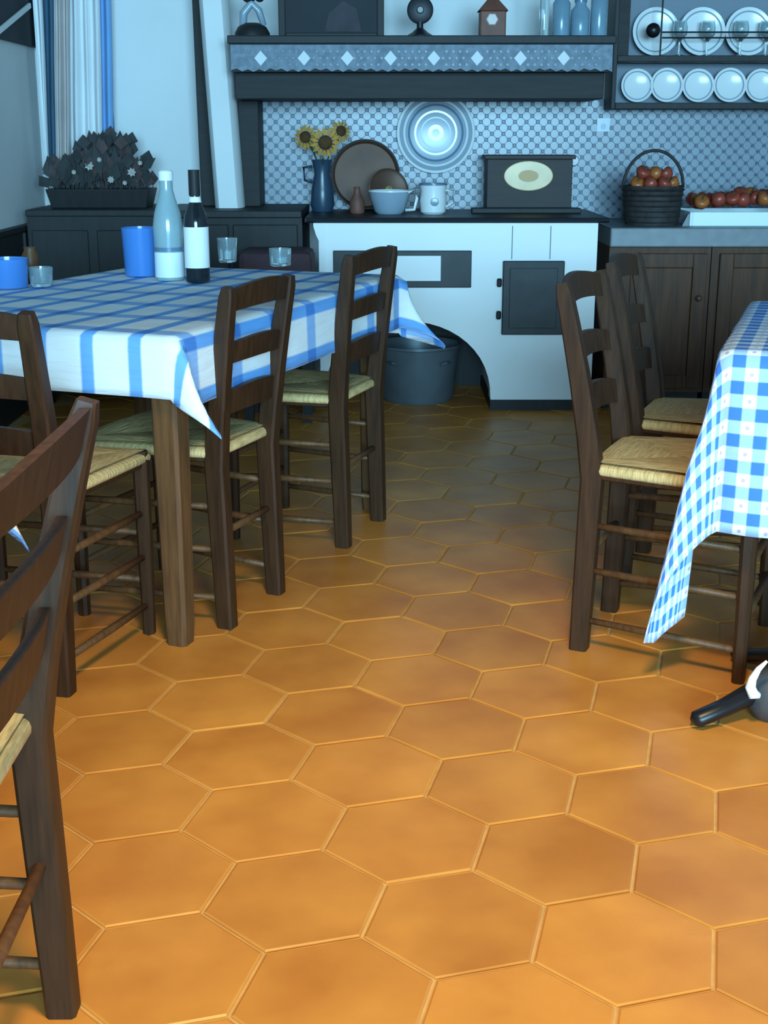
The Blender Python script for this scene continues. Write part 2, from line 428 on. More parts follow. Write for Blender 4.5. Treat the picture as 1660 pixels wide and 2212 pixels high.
while x0d + k * per < hx1 - .03:
    x = x0d + k * per
    MB().prism([(x, zm + .030), (x + .027, zm), (x, zm - .030), (x - .027, zm)], HY - .034, HY - .028).build('diamond', 'lacew', lv)
    k += 1
for i in range(60):
    for j in range(3):
        x = hx0 + .02 + i * .0285 + (j % 2) * .014; z = z_l0 - .030 - j * .026
        if x > hx1 - .02: continue
        ph = abs(((x - x0d) / per + .5) % 1 - .5) * per
        if ph < .03: continue
        dots.prism([(x + .007 * math.cos(a), z + .007 * math.sin(a)) for a in [q * math.pi / 2 for q in range(4)]], HY - .031, HY - .027)
tag(dots.build('openwork', 'wdot', lv), 'small dark holes of the lace', kind='stuff')

# white plaster post and dark post at the left end of the hood
pc = MB(); PY = 5.98
a0, za_ = xy(428, 0, PY); a1, _ = xy(488, 0, PY); b0, zb_ = xy(463, 437, PY); b1, _ = xy(522, 437, PY)
sl0, sl1 = (a0 - b0) / (za_ - zb_), (a1 - b1) / (za_ - zb_)
def ring_(z):
    xl, xr = b0 + sl0 * (z - zb_), b1 + sl1 * (z - zb_); c = .02
    return [Vector(p) for p in ((xl, PY + .03, z), (xl + c, PY, z), (xr - c, PY, z), (xr, PY + .03, z), (xr, PY + .14, z), (xl, PY + .14, z))]
SBZ = .868
pc.loft([ring_(SBZ), ring_(1.2), ring_(1.6), ring_(2.25)])
tag(pc.build('hood_post', 'plaster', smooth='auto', origin=((b0 + b1) / 2, PY + .07, SBZ)), 'leaning white plaster post standing on the dark sideboard beside the hood', 'post')
dp = MB()
e0, _ = xy(417, 0, 6.2); e1, _ = xy(437, 440, 6.2); zt = xy(0, 0, 6.2)[1]; zb2 = SBZ
sl = (e0 - e1) / (zt - xy(0, 440, 6.2)[1])
def ring2(z):
    xl = e1 + sl * (z - zb2); return [Vector(p) for p in ((xl, 6.17, z), (xl + .09, 6.17, z), (xl + .09, 6.30, z), (xl, 6.30, z))]
dp.loft([ring2(SBZ), ring2(2.25)])
tag(dp.build('wooden_post', 'panelwood', bevel=.004, origin=(e1 + .04, 6.23, SBZ)), 'dark blue-grey wooden post behind the white plaster post', 'post')
d0, _ = xy(519, 300, 6.2); d1, _ = xy(562, 300, 6.2)
tag(MB().ext((d0, 6.14, SBZ), (d1, 6.385, z_b)).build('alcove_board', 'panelwood', bevel=.003, origin=((d0 + d1) / 2, 6.26, SBZ)), 'dark upright board closing the tiled alcove by the white post', 'board')

# ------------------------------------------------------------------ stove
SY = 5.72
sx0 = xy(690, 600, SY)[0]; sx1 = xy(1288, 600, SY)[0]; sz1 = xy(900, 481, SY)[1]
stove = thing('masonry_stove', 'white masonry cooking stove with dark iron door and arched niche', 'stove', ((sx0 + sx1) / 2, SY + .33, 0))
# body front with an arched niche
acx = (xy(700, 860, SY)[0] + xy(1060, 860, SY)[0]) / 2
aw = (xy(1060, 860, SY)[0] - xy(700, 860, SY)[0]) / 2; az = xy(905, 694, SY)[1]
zb0 = .05
arch = []
for k in range(25):
    t = math.pi * k / 24; xx = math.cos(t); zz = math.sin(t)
    arch.append((acx + aw * xx, zb0 + (az - zb0) * (zz ** .9)))
apx = xy(905, 694, SY)[0]
out = [(sx0, zb0), (acx - aw, zb0)] + [p for p in arch[::-1][1:-1]] + [(acx + aw, zb0), (sx1, zb0), (sx1, sz1), (sx0 - .012, sz1), (sx0 - .004, sz1 - .07)]
# split face into strips so that the concave outline stays clean
body = MB()
def strip(px_pts, top):  # quads between an arch polyline and the top edge
    pass
xs = [p[0] for p in arch[::-1]]; zs = [p[1] for p in arch[::-1]]
DEP = YB - .02
for yy0, yy1 in ((SY, SY + .10),):
    for i in range(len(xs) - 1):
        V = [(xs[i], yy0, zs[i]), (xs[i + 1], yy0, zs[i + 1]), (xs[i + 1], yy0, sz1), (xs[i], yy0, sz1)]
        V += [(x, yy1, z) for x, _, z in V]
        body.add(V, [(0, 1, 2, 3), (7, 6, 5, 4), (0, 4, 5, 1)])
    body.ext((acx + aw, yy0, zb0), (sx1, yy1, sz1))
    if acx - aw > sx0: body.ext((sx0, yy0, zb0), (acx - aw, yy1, sz1))
body.ext((acx + aw + .01, SY + .10, zb0), (sx1, DEP, sz1)); body.ext((sx0, SY + .1, az + .02), (acx + aw + .01, DEP, sz1))
body.build('body', 'enamel', stove)
MB().ext((sx0 - .0, SY + .10, zb0 + .0), (sx0 + .03, DEP, az + .02)).build('side_wall', 'enamel', stove)
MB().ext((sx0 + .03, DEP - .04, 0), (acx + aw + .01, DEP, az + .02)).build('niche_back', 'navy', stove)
MB().ext((acx + aw + .0, SY + .012, 0), (sx1 - .01, DEP, zb0)).build('plinth', 'navy', stove)
# left cheek, slightly bellied
ck = MB()
prof = [(0, sz1 - .30), (.012, sz1 - .18), (.012, sz1 - .10), (-.012, sz1 - .05), (-.022, sz1 - .015), (-.022, sz1)]
ck.loft([[Vector((sx0 + .03, yy, z)) if s == 2 else Vector((sx0 + dx, yy, z)) for s, yy in ((0, SY - .004), (1, DEP), (2, DEP), (2, SY - .004))] for dx, z in prof])
ck.build('cheek', 'enamel', stove, smooth='auto')
# iron hob plate
cz0 = sz1; cz1 = sz1 + .022
MB().ext((sx0 - .06, SY - .025, cz0), (sx1 + .045, DEP, cz1)).build('hob_plate', 'iron', stove, bevel=.005)
MB().path([(sx0 - .05, SY - .045, cz0 + .012), (sx1 + .04, SY - .045, cz0 + .012)], (.014, .014), n=8).build('towel_rail', 'iron', stove)
# vent plate with a white label
v0 = xy(720, 541, SY); v1 = xy(1018, 621, SY)
vp = MB().ext((v0[0], SY - .012, v1[1]), (v1[0], SY, v0[1])).build('vent_plate', 'iron_door', stove, bevel=.003)
l0 = xy(785, 552, SY); l1 = xy(952, 606, SY)
MB().ext((l0[0], SY - .018, l1[1]), (l1[0], SY - .012, l0[1])).build('vent_label', 'chinaw', vp)
# oven door
o0 = xy(1087, 563, SY); o1 = xy(1214, 722, SY)
od = MB().ext((o0[0], SY - .022, o1[1]), (o1[0], SY, o0[1])).build('oven_door', 'iron_door', stove, bevel=.004)
MB().ext((o0[0] + .03, SY - .026, o1[1] + .03), (o1[0] - .03, SY - .022, o0[1] - .03)).build('door_panel', 'iron_door', od, bevel=.003)
for py in (610, 680):
    hz = xy(1080, py, SY); MB().lathe([(.008, -.018), (.011, -.012), (.011, .012), (.008, .018)], (o0[0] - .014, SY - .012, hz[1]), 12).build('hinge', 'iron', od)
MB().path([(o1[0] - .02, SY - .045, (o0[1] + o1[1]) / 2 - .03), (o1[0] - .02, SY - .045, (o0[1] + o1[1]) / 2 + .03)], .012, n=8).build('latch', 'iron', od)
for pxs in (1108, 1191):
    s0 = xy(pxs, 488, SY); s1 = xy(pxs, 560, SY)
    MB().ext((s0[0] - .002, SY - .0015, s1[1]), (s0[0] + .002, SY, s0[1])).build('seam', 'wgrout', stove)

# tub in the niche
t0 = atZ(905, 878, 0); ty = SY + .13
tb = thing('zinc_tub', 'dull grey zinc tub standing inside the stove niche', 'tub', (t0.x, ty, 0))
tcx = xy(905, 830, ty)[0]; tr = (xy(1000, 760, ty)[0] - xy(815, 760, ty)[0]) / 2; tz = xy(900, 752, ty)[1]
tb.location.x = tcx; tb['_o'] = [tcx, ty, 0.0]
tyc = ty + .08
MB().lathe([(tr * .80, 0), (tr * .86, .02), (tr * .97, tz - .03), (tr * 1.0, tz), (tr * .97, tz), (tr * .93, tz - .03), (tr * .8, .03), (.01, .025)], (tcx, tyc + .06, 0), 36).build('bowl', 'zinc', tb, smooth='auto')
MB().lathe([(tr * .985, tz - .012), (tr * 1.03, tz - .008), (tr * 1.03, tz + .004), (tr * .985, tz + .004)], (tcx, tyc + .06, 0), 36, mode='ring').build('rim', 'zinc', tb, smooth='auto')
for sx_ in (-1, 1):
    MB().path([(tcx + sx_ * tr * .72, tyc - .115 - .02 * 0, tz - .06), (tcx + sx_ * tr * .62, tyc - .16, tz - .055), (tcx + sx_ * tr * .5, tyc - .17, tz - .06)], .012, n=8).build('ear', 'zinc', tb)

# ------------------------------------------------------------------ dark sideboard and corner chest (left of the stove)
sb0 = xy(352, 460, 5.9)[0]
sb = thing('sideboard', 'dark low sideboard between the corner chest and the white stove', 'sideboard', ((sb0 + sx0) / 2, 6.1, 0))
sbx1 = sx0 - .075
MB().ext((sb0, 5.80, .05), (sbx1, 6.37, SBZ - .03)).build('body', 'navy', sb)
MB().ext((sb0, 5.77, SBZ - .03), (sbx1, 6.38, SBZ)).build('top', 'navy', sb, bevel=.004)
MB().ext((sb0 + .03, 5.83, 0), (sbx1 - .03, 6.34, .05)).build('plinth', 'navy', sb)
mid = (sb0 + sbx1) / 2
for a, b in ((sb0 + .02, mid - .01), (mid + .01, sbx1 - .02)):
    d_ = MB().ext((a, 5.782, .09), (b, 5.80, SBZ - .06)).build('door', 'navy', sb, bevel=.004)
    MB().ball((b - .04, 5.772, .55), .012).build('knob', 'iron', d_)
chx0, chx1 = XL + .05, sb0 - .02
ch = thing('corner_chest', 'dark wooden chest in the corner under the dried flowers', 'chest', ((chx0 + chx1) / 2, 6.1, 0))
MB().ext((chx0, 5.86, .06), (chx1, 6.36, .84)).build('body', 'navy', ch)
MB().ext((chx0, 5.84, .84), (chx1, 6.38, .868)).build('lid', 'navy', ch, bevel=.004)
for a in (chx0 + .03, chx1 - .03):
    for b in (5.9, 6.32): MB().ext((a - .025, b - .025, 0), (a + .025, b + .025, .06)).build('foot', 'navy', ch)
for i in range(2):
    wd = (chx1 - chx0) / 2; MB().ext((chx0 + i * wd + .02, 5.848, .12), (chx0 + (i + 1) * wd - .02, 5.86, .78)).build('front_panel', 'navy', ch, bevel=.004)
# maroon cushion seen by the stove
cq = xy(630, 530, 5.62)
bn = thing('bench', 'dark bench with a maroon seat cushion in front of the sideboard', 'bench', (cq[0], 5.6, 0))
bx0, bx1 = xy(520, 540, 5.6)[0], xy(688, 540, 5.6)[0]
MB().ext((bx0, 5.45, .56), (bx1 - .02, 5.74, .60)).build('seat', 'navy', bn)
MB().ext((bx0, 5.45, .60), (bx1 - .02, 5.74, .72)).build('cushion', 'maroon', bn, bevel=.03)
for a in (bx0 + .03, bx1 - .05):
    for b in (5.48, 5.70): MB().ext((a - .02, b - .02, 0), (a + .02, b + .02, .56)).build('leg', 'navy', bn)

# ------------------------------------------------------------------ planter with dried flowers
pl0 = xy(108, 410, 6.05)[0]; pl1 = xy(330, 410, 6.05)[0]
pz0 = .868; pz1 = xy(200, 408, 6.0)[1]
ptb = thing('flower_trough', 'dark trough of dried leaves and pale flowers on the corner chest', 'planter', ((pl0 + pl1) / 2, 6.05, pz0))
tro = MB().loft([[Vector(p) for p in ((pl0 + .02, 5.98, pz0), (pl1 - .02, 5.98, pz0), (pl1 - .02, 6.16, pz0), (pl0 + .02, 6.16, pz0))],
                 [Vector(p) for p in ((pl0, 5.96, pz1), (pl1, 5.96, pz1), (pl1, 6.18, pz1), (pl0, 6.18, pz1))]])
tro.build('trough', 'navy', ptb, bevel=.004)
rnd = random.Random(3)
def leaf(mb, base, tip, wd, nrm):
    base, tip = Vector(base), Vector(tip); a = (tip - base); s = a.cross(Vector(nrm)).normalized() * wd; u = a.cross(s).normalized() * .006
    mm = base + a * .45
    mb.add([base, mm + s, tip, mm - s, mm + u], [(0, 1, 4), (1, 2, 4), (2, 3, 4), (3, 0, 4), (0, 3, 2, 1)])
profz = lambda x: .07 + .20 * math.exp(-((x - (pl0 + (pl1 - pl0) * .55)) / .16) ** 2) + .05 * math.exp(-((x - pl0 - .02) / .06) ** 2)
for k in range(210):
    x = rnd.uniform(pl0 + .01, pl1 - .01); hgt = profz(x) * rnd.uniform(.35, 1.05); y = rnd.uniform(5.99, 6.15)
    b_ = (x, y, pz1 - .02); t_ = (x + rnd.uniform(-.05, .06), y + rnd.uniform(-.06, .03), pz1 + hgt)
    mb = MB(); c0 = Vector(b_).lerp(Vector(t_), .3)
    c0 = Vector(t_).lerp(Vector(b_), min(.7, .06 / max(hgt, .03)) if rnd.random() < .7 else .7)
    leaf(mb, c0, t_, rnd.uniform(.018, .034), (rnd.uniform(-.5, .5), -1, rnd.uniform(-.3, .5)))
    mb.path([b_, c0], .004, n=5)
    mb.build('leaf', 'leafb' if rnd.random() < .4 else 'leafd', ptb)
leaf_mb = MB(); leaf(leaf_mb, (pl1 - .04, 6.02, pz1 + .08), (pl1 + .03, 6.0, pz1 + .135), .022, (0, -1, .4)); leaf_mb.build('leaf', 'leafd', ptb)
for (px, py, r) in ((193, 358, .022), (240, 388, .017), (285, 372, .021), (215, 345, .012), (270, 395, .012), (160, 372, .012), (303, 352, .012)):
    c = atY(px, py, 5.96); fl = MB()
    for j in range(7):
        a = j * 2 * math.pi / 7
        leaf(fl, c, c + Vector((r * math.cos(a), -.006, r * math.sin(a))), r * .35, (0, -1, 0))
    fl.ball(c, r * .4, 8, 6); fl.build('flower', 'petal', ptb)

# ------------------------------------------------------------------ right-hand counter: cabinets, worktop
CYF = 5.72
wz_t = xy(1400, 492, CYF - .03)[1]; wz_b = xy(1400, 534, CYF - .03)[1]
cx0 = sx1 + .055
units = [(cx0, xy(1530, 700, CYF)[0], 'brown panelled cabinet unit right beside the white stove'),
         (xy(1530, 700, CYF)[0], xy(1790, 700, CYF)[0], 'brown panelled cabinet unit in the middle of the counter run'),
         (xy(1790, 700, CYF)[0], XR - .03, 'wide brown panelled cabinet unit at the wall end')]
for a, b, lab in units:
    u = thing('base_cabinet', lab, 'cabinet', ((a + b) / 2, 6.05, 0), group='counter cabinets')
    MB().ext((a + .002, CYF + .02, .08), (b - .002, YB - .03, wz_b)).build('body', 'cab', u)
    MB().ext((a + .01, CYF + .06, 0), (b - .01, YB - .05, .08)).build('plinth', 'navy', u)
    da, db = a + .035, b - .02
    d_ = MB().ext((da + .06, CYF + .006, .14), (db - .06, CYF + .016, wz_b - .09)).build('door', 'cab', u, bevel=.006)
    for q in (((da, CYF, .10), (da + .06, CYF + .02, wz_b - .03)), ((db - .06, CYF, .10), (db, CYF + .02, wz_b - .03)),
              ((da + .06, CYF, .10), (db - .06, CYF + .02, .16)), ((da + .06, CYF, wz_b - .09), (db - .06, CYF + .02, wz_b - .03))):
        MB().ext(*q).build('door_frame', 'cab', d_, bevel=.003)
    MB().ball((db - .03, CYF - .012, .50), .014).build('knob', 'copper', d_, smooth=True)
wt = MB().ext((cx0 - .005, CYF - .03, wz_b), (XR - .01, YB - .02, wz_t))
tag(wt.build('worktop', 'worktop', bevel=.006, origin=(1.7, 6.0, wz_b)), 'thick grey stone worktop over the brown cabinets', 'worktop')

# ------------------------------------------------------------------ things on the stove
hob = cz1 + .0005
def lathe_thing(name, label, cat, px, y, z0, prof, m, group=None, n=28):
    x = xy(px, 450, y)[0]
    return tag(MB().lathe([(r, z0 + h) for r, h in prof], (x, y, 0), n).build(name, m, smooth='auto', origin=(x, y, z0)), label, cat, group), x
# vase with sunflowers
VY = 6.18; vx = xy(697, 440, VY)[0]
vz = xy(697, 345, VY)[1]
vs_ = thing('flower_vase', 'dark blue vase standing before the tiles with sunflowers in it', 'vase', (vx, VY, hob))
MB().lathe([(.045, hob), (.055, hob + .03), (.05, hob + .10), (.035, hob + .17), (.045, vz - .01), (.05, vz), (.04, vz - .005), (.03, hob + .17), (.01, hob + .02)], (vx, VY, 0), 28).build('body', 'vase', vs_, smooth='auto')
MB().path([(vx - .045, VY, vz - .03), (vx - .085, VY, vz - .035), (vx - .08, VY, vz - .09), (vx - .045, VY, vz - .10)], .014, n=8).build('handle', 'vase', vs_, smooth=True)
def sunflower(px, py, r, y, tilt, label):
    c = atY(px, py, y); t = thing('sunflower', label, 'sunflower', (c.x, c.y, vz - .06), group='sunflowers in the vase')
    ax = Vector(tilt).normalized(); q = Vector((0, -1, 0)).rotation_difference(ax)
    MB().path([(vx, VY, vz - .06), ((vx + c.x) / 2, (VY + c.y) / 2, (vz + c.z) / 2 - .02), c + Vector((0, .012, 0))], .008, n=6).build('stem', 'stem', t)
    MB().lathe([(.001, -.006), (r * .40, -.004), (r * .44, .002), (r * .40, .010), (r * .1, .014)], c, 18, ax).build('heart', 'sunheart', t, smooth=True)
    for j in range(15):
        a = j * 2 * math.pi / 15; mb = MB()
        b_ = c + q @ Vector((math.cos(a) * r * .36, 0, math.sin(a) * r * .36)); e_ = c + q @ Vector((math.cos(a) * r, .006 * (j % 2) + .008, math.sin(a) * r))
        leaf(mb, b_, e_, r * .13, q @ Vector((0, -1, 0))); mb.build('petal', 'sunflower', t)
sunflower(660, 296, .060, 6.13, (-.3, -1, .1), 'sunflower leaning to the hood post side of the vase')
sunflower(703, 308, .072, 6.02, (.05, -1, -.1), 'large drooping sunflower facing forward from the vase')
sunflower(737, 283, .055, 6.17, (.5, -1, .3), 'small sunflower turned towards the copper tray')
# copper tray leaning on the wall
KY = 6.30; kc = atY(790, 366, KY); kr = (xy(868, 366, KY)[0] - xy(722, 366, KY)[0]) / 2
kt = thing('copper_tray', 'large round brown copper tray leaning against the tiled wall', 'tray', (kc.x, KY - .05, hob))
kax = Vector((.0, -1, .17)); kcen = Vector((kc.x, KY - .03, hob + kr * math.cos(.17) + .004))
MB().lathe([(.001, 0), (kr * .93, 0), (kr, .016), (kr, .022), (kr * .97, .022), (kr * .9, .006), (.001, .005)], kcen, 48, kax).build('dish', 'copper', kt, smooth='auto')
MB().lathe([(kr * .975, .016), (kr * 1.01, .018), (kr * 1.01, .027), (kr * .975, .027)], kcen, 48, kax, mode='ring').build('rim', 'panelwood', kt, smooth='auto')
bo = thing('brass_pan_lid', 'small brass dish propped against the copper tray rim', 'dish', (kcen.x + .09, 6.16, hob))
bcen = Vector((xy(838, 400, 6.14)[0], 6.14, hob + .06))
bcen.z = hob + .098
MB().lathe([(.001, 0), (.085, .002), (.095, .014), (.09, .016), (.08, .008), (.001, .008)], bcen, 32, (.35, -1, .25)).build('dish', 'copper', bo, smooth='auto')
MB().lathe([(.001, .008), (.02, .009), (.016, .02), (.001, .022)], bcen, 16, (.35, -1, .25)).build('knob', 'brass', bo, smooth='auto')
# little brown bottle
lathe_thing('stoneware_bottle', 'small brown stoneware bottle at the foot of the copper tray', 'bottle', 772, 6.02, hob,
            [(.03, 0), (.034, .01), (.034, .05), (.016, .085), (.013, .11), (.016, .115), (.006, .115)], 'lanternr')
# blue-white pot with spout and handle
pY = 5.98; px_ = xy(842, 440, pY)[0]
pw = thing('enamel_pot', 'pale blue enamel pot with a side handle on the hob', 'pot', (px_, pY, hob))
MB().lathe([(.055, hob), (.068, hob + .012), (.088, hob + .075), (.092, hob + .098), (.086, hob + .098), (.08, hob + .075), (.06, hob + .016), (.005, hob + .012)], (px_, pY, 0), 32).build('bowl', 'chinab', pw, smooth='auto')
MB().lathe([(.090, hob + .094), (.096, hob + .097), (.096, hob + .103), (.088, hob + .103)], (px_, pY, 0), 32, mode='ring').build('rim', 'chinaw', pw, smooth='auto')
MB().path([(px_ + .075, pY - .03, hob + .09), (px_ + .112, pY - .03, hob + .11), (px_ + .122, pY - .03, hob + .07), (px_ + .11, pY - .03, hob + .02), (px_ + .07, pY - .03, hob + .018)], .014, n=8).build('handle', 'chinaw', pw, smooth=True)
# mug / jug with dark mark
gY = 5.96; gx = xy(936, 440, gY)[0]
mg = thing('china_jug', 'white china jug with a dark painted spot on the hob', 'jug', (gx, gY, hob))
MB().lathe([(.045, hob), (.056, hob + .01), (.060, hob + .06), (.056, hob + .10), (.060, hob + .125), (.055, hob + .125), (.05, hob + .10), (.05, hob + .02), (.005, hob + .015)], (gx, gY, 0), 32).build('body', 'chinaw', mg, smooth='auto')
MB().lathe([(.001, 0), (.018, .0), (.016, .004), (.001, .005)], (gx + .005, gY - .059, hob + .055), 20, (0, -1, 0)).build('painted_spot', 'chinad', mg, smooth='auto')
MB().path([(gx + .05, gY, hob + .105), (gx + .088, gY, hob + .10), (gx + .09, gY, hob + .05), (gx + .055, gY, hob + .03)], .012, n=8).build('handle', 'chinaw', mg, smooth=True)
MB().lathe([(.057, hob + .124), (.063, hob + .126), (.063, hob + .134), (.057, hob + .134)], (gx, gY, 0), 32, mode='ring').build('rim', 'chinad', mg, smooth='auto')
# wall plate
wp = atY(942, 287, TY - .02); wr = (xy(1027, 287, TY)[0] - xy(858, 287, TY)[0]) / 2
wpt = thing('wall_plate', 'large blue-grey plate with concentric rings hung on the tiled wall', 'plate', (wp.x, TY - .02, wp.z - wr))
MB().lathe([(.001, 0), (wr * .6, 0), (wr, .022), (wr, .028), (wr * .62, .008), (.001, .008)], (wp.x, TY - .006, wp.z), 56, (0, -1, 0)).build('dish', 'chinab', wpt, smooth='auto')
for i, (ra, rb, mm) in enumerate(((.93, .99, 'chinaw'), (.78, .83, 'chinaw'), (.66, .71, 'chinad'), (.5, .55, 'chinaw'), (.36, .39, 'chinad'), (.10, .2, 'chinaw'))):
    zf = lambda q: .008 + max(0, q - .62) / .38 * .020
    MB().lathe([(wr * ra, zf(ra) - .002), (wr * ra, zf(ra) + .0025), (wr * rb, zf(rb) + .0025), (wr * rb, zf(rb) - .002)], (wp.x, TY - .006, wp.z), 56, (0, -1, 0), mode='ring').build('ring', mm, wpt, smooth='auto')
# dark wooden box with gold oval
bY = 6.12
q0 = xy(1048, 335, bY); q1 = xy(1240, 452, bY)
bx = thing('painted_box', 'dark wooden box with a cream oval medallion on the hob', 'box', ((q0[0] + q1[0]) / 2, bY + .08, hob))
MB().ext((q0[0] + .012, bY, hob), (q1[0] - .012, bY + .17, q0[1] - .018)).build('body', 'boxwood', bx, bevel=.003)
MB().ext((q0[0], bY - .012, q0[1] - .018), (q1[0], bY + .18, q0[1])).build('lid', 'boxwood', bx, bevel=.003)
ox, oz = xy(1142, 380, bY)
def oval(a, b, y0, y1, n=36): return MB().prism([(ox + a * math.cos(2 * math.pi * k / n), oz + b * math.sin(2 * math.pi * k / n)) for k in range(n)], y0, y1)
ov = oval(.112, .066, bY - .008, bY).build('medallion', 'gold', bx, bevel=.003)
oval(.045, .026, bY - .012, bY - .008).build('medallion_centre', 'goldin', ov)
MB().ext((q0[0] - .06, bY - .10, hob), (q1[0] + .02, bY - .012, hob + .022)).build('drawer_base', 'navy', bx, bevel=.003)
bk = atY(1253, 349, bY + .05)
MB().lathe([(.012, 0), (.022, .006), (.026, .02), (.02, .036), (.004, .042)], (bk.x, TY - .004, bk.z), 20, (0, -1, 0)).build('knob', 'capw', wall_back, smooth='auto')

# ------------------------------------------------------------------ basket of peppers, tray
kY = 5.90; bx_ = xy(1408, 470, kY)[0]; bw = (xy(1472, 440, kY)[0] - xy(1343, 440, kY)[0]) / 2
bt = xy(1408, 402, kY - .08)[1]
bs = thing('wicker_basket', 'dark wicker basket with a hoop handle holding red peppers', 'basket', (bx_, kY, wz_t))
MB().lathe([(bw * .86, wz_t + .0005), (bw * .92, wz_t + .03), (bw, bt - .01), (bw * 1.03, bt), (bw * .98, bt), (bw * .93, bt - .02), (bw * .84, wz_t + .03), (.01, wz_t + .02)], (bx_, kY, 0), 36).build('body', 'wicker', bs, smooth='auto')
for i in range(7):
    z = wz_t + .015 + i * (bt - wz_t - .02) / 6.5; rr = bw * (.88 + .15 * i / 6.5)
    MB().lathe([(rr - .004, z - .007), (rr + .006, z), (rr - .004, z + .007)], (bx_, kY, 0), 36, mode='ring').build('weave', 'wicker', bs, smooth='auto')
htop = xy(1408, 325, kY)[1] - bt
hp = [(bx_ + bw * 1.0 * math.cos(t), kY, bt - .01 + (htop + .01) * math.sin(t)) for t in [math.pi * k / 20 for k in range(21)]]
MB().path(hp, (.014, .018), up=(0, 1, 0), n=8).build('handle', 'wicker', bs, smooth=True)
def pepper(c, r, rot, m, label, group):
    prof = [(.25, -.75), (.62, -.6), (.92, -.1), (1.0, .3), (.85, .62), (.45, .72), (.12, .62)]
    t = thing('red_pepper', label, 'pepper', c, group=group)
    ax = Vector((math.sin(rot) * .8, -.5 * math.cos(rot * 2), .55)).normalized()
    MB().lathe([(r * a, r * b) for a, b in prof], c, 14, ax).build('fruit', m, t, smooth=True)
    MB().path([Vector(c) + ax * r * .62, Vector(c) + ax * r * 1.0 + Vector((.004, 0, .004))], [.009, .006], n=6).build('stalk', 'stem', t)
rn = random.Random(5)
for i, (dx, dy, dz) in enumerate(((-.075, -.03, 0), (-.03, -.075, 0), (.03, -.075, .0), (.08, -.03, 0), (-.045, .03, .01), (.045, .03, .01), (0, -.02, .04), (-.055, -.035, .045), (.05, -.03, .04), (.0, .05, .03))):
    pepper((bx_ + dx, kY + dy, bt + .008 + dz), .033, i * 1.3, 'pepper' if i % 3 else 'pepper2', 'red pepper heaped in the wicker basket', 'peppers in the basket')
# support bed inside the basket
MB().lathe([(bw * .90, bt - .045), (bw * .9, bt - .03), (.01, bt - .02)], (bx_, kY, 0), 24).build('lining', 'wicker', bs)
ta0, tz_a = xy(1492, 458, CYF + .06); tz_b = wz_t
tr_ = thing('white_tray', 'shallow white box tray on the grey worktop full of red peppers', 'tray', (ta0 + .35, 5.9, tz_b))
tx1_ = ta0 + .72
MB().ext((ta0 + .012, CYF + .06, tz_b + .0005), (tx1_, CYF + .075, tz_a)).build('front_side', 'traymat', tr_, bevel=.003)
MB().ext((ta0, CYF + .06, tz_b + .0005), (ta0 + .012, CYF + .40, tz_a)).build('end_side', 'traymat', tr_, bevel=.003)
MB().ext((tx1_, CYF + .06, tz_b + .0005), (tx1_ + .012, CYF + .40, tz_a)).build('end_side', 'traymat', tr_, bevel=.003)
MB().ext((ta0 + .012, CYF + .385, tz_b + .0005), (tx1_, CYF + .40, tz_a)).build('back_side', 'traymat', tr_, bevel=.003)
MB().ext((ta0 + .012, CYF + .075, tz_b + .0005), (tx1_, CYF + .385, tz_a - .03)).build('bottom', 'traymat', tr_)
for i in range(40):
    x = ta0 + .06 + (i % 10) * .066 + rn.uniform(-.012, .012); y = CYF + .13 + (i // 10) * .065; z = tz_a + .012 + rn.uniform(0, .025) + .022 * min(1, (x - ta0) / .25) + (.012 if 1 <= i // 10 <= 2 else 0)
    pepper((x, y, z), .034, i * 1.7, 'pepper' if i % 4 else 'pepper2', 'red pepper piled in the white tray', 'peppers in the tray')
MB().loft([[Vector(p) for p in ((ta0 - .03, CYF + .07, tz_b + .0005), (ta0, CYF + .07, tz_b + .0005), (ta0, CYF + .09, tz_b + .0005), (ta0 - .03, CYF + .09, tz_b + .0005))],
           [Vector(p) for p in ((ta0 - .006, CYF + .07, tz_a - .01), (ta0, CYF + .07, tz_a - .01), (ta0, CYF + .09, tz_a - .01), (ta0 - .006, CYF + .09, tz_a - .01))]]).build('corner_brace', 'worktop', tr_)

# ------------------------------------------------------------------ things on the mantel shelf
shz = z_top + .0005; sY = 5.92
# dark figurine
fx0 = xy(545, 60, sY)[0]
fg = thing('figurine', 'dark seated figurine with a pale arched back on the mantel shelf', 'figurine', (fx0, sY, shz))
MB().lathe([(.075, shz), (.075, shz + .02), (.06, shz + .045), (.03, shz + .06)], (fx0, sY, 0), 24).build('base', 'navy', fg, smooth='auto')
MB().path([(fx0 - .04, sY, shz + .03), (fx0 - .035, sY, shz + .10), (fx0, sY, shz + .14), (fx0 + .03, sY, shz + .11), (fx0 + .05, sY, shz + .05)], [.03, .035, .04, .03, .025], n=10, up=(0, 1, 0)).build('body', 'chinab', fg, smooth=True)
MB().ball((fx0 - .01, sY, shz + .175), .035, 14, 10).build('head', 'navy', fg, smooth=True)
MB().ball((fx0 + .035, sY, shz + .165), .022, 12, 8).build('ear', 'navy', fg, smooth=True)
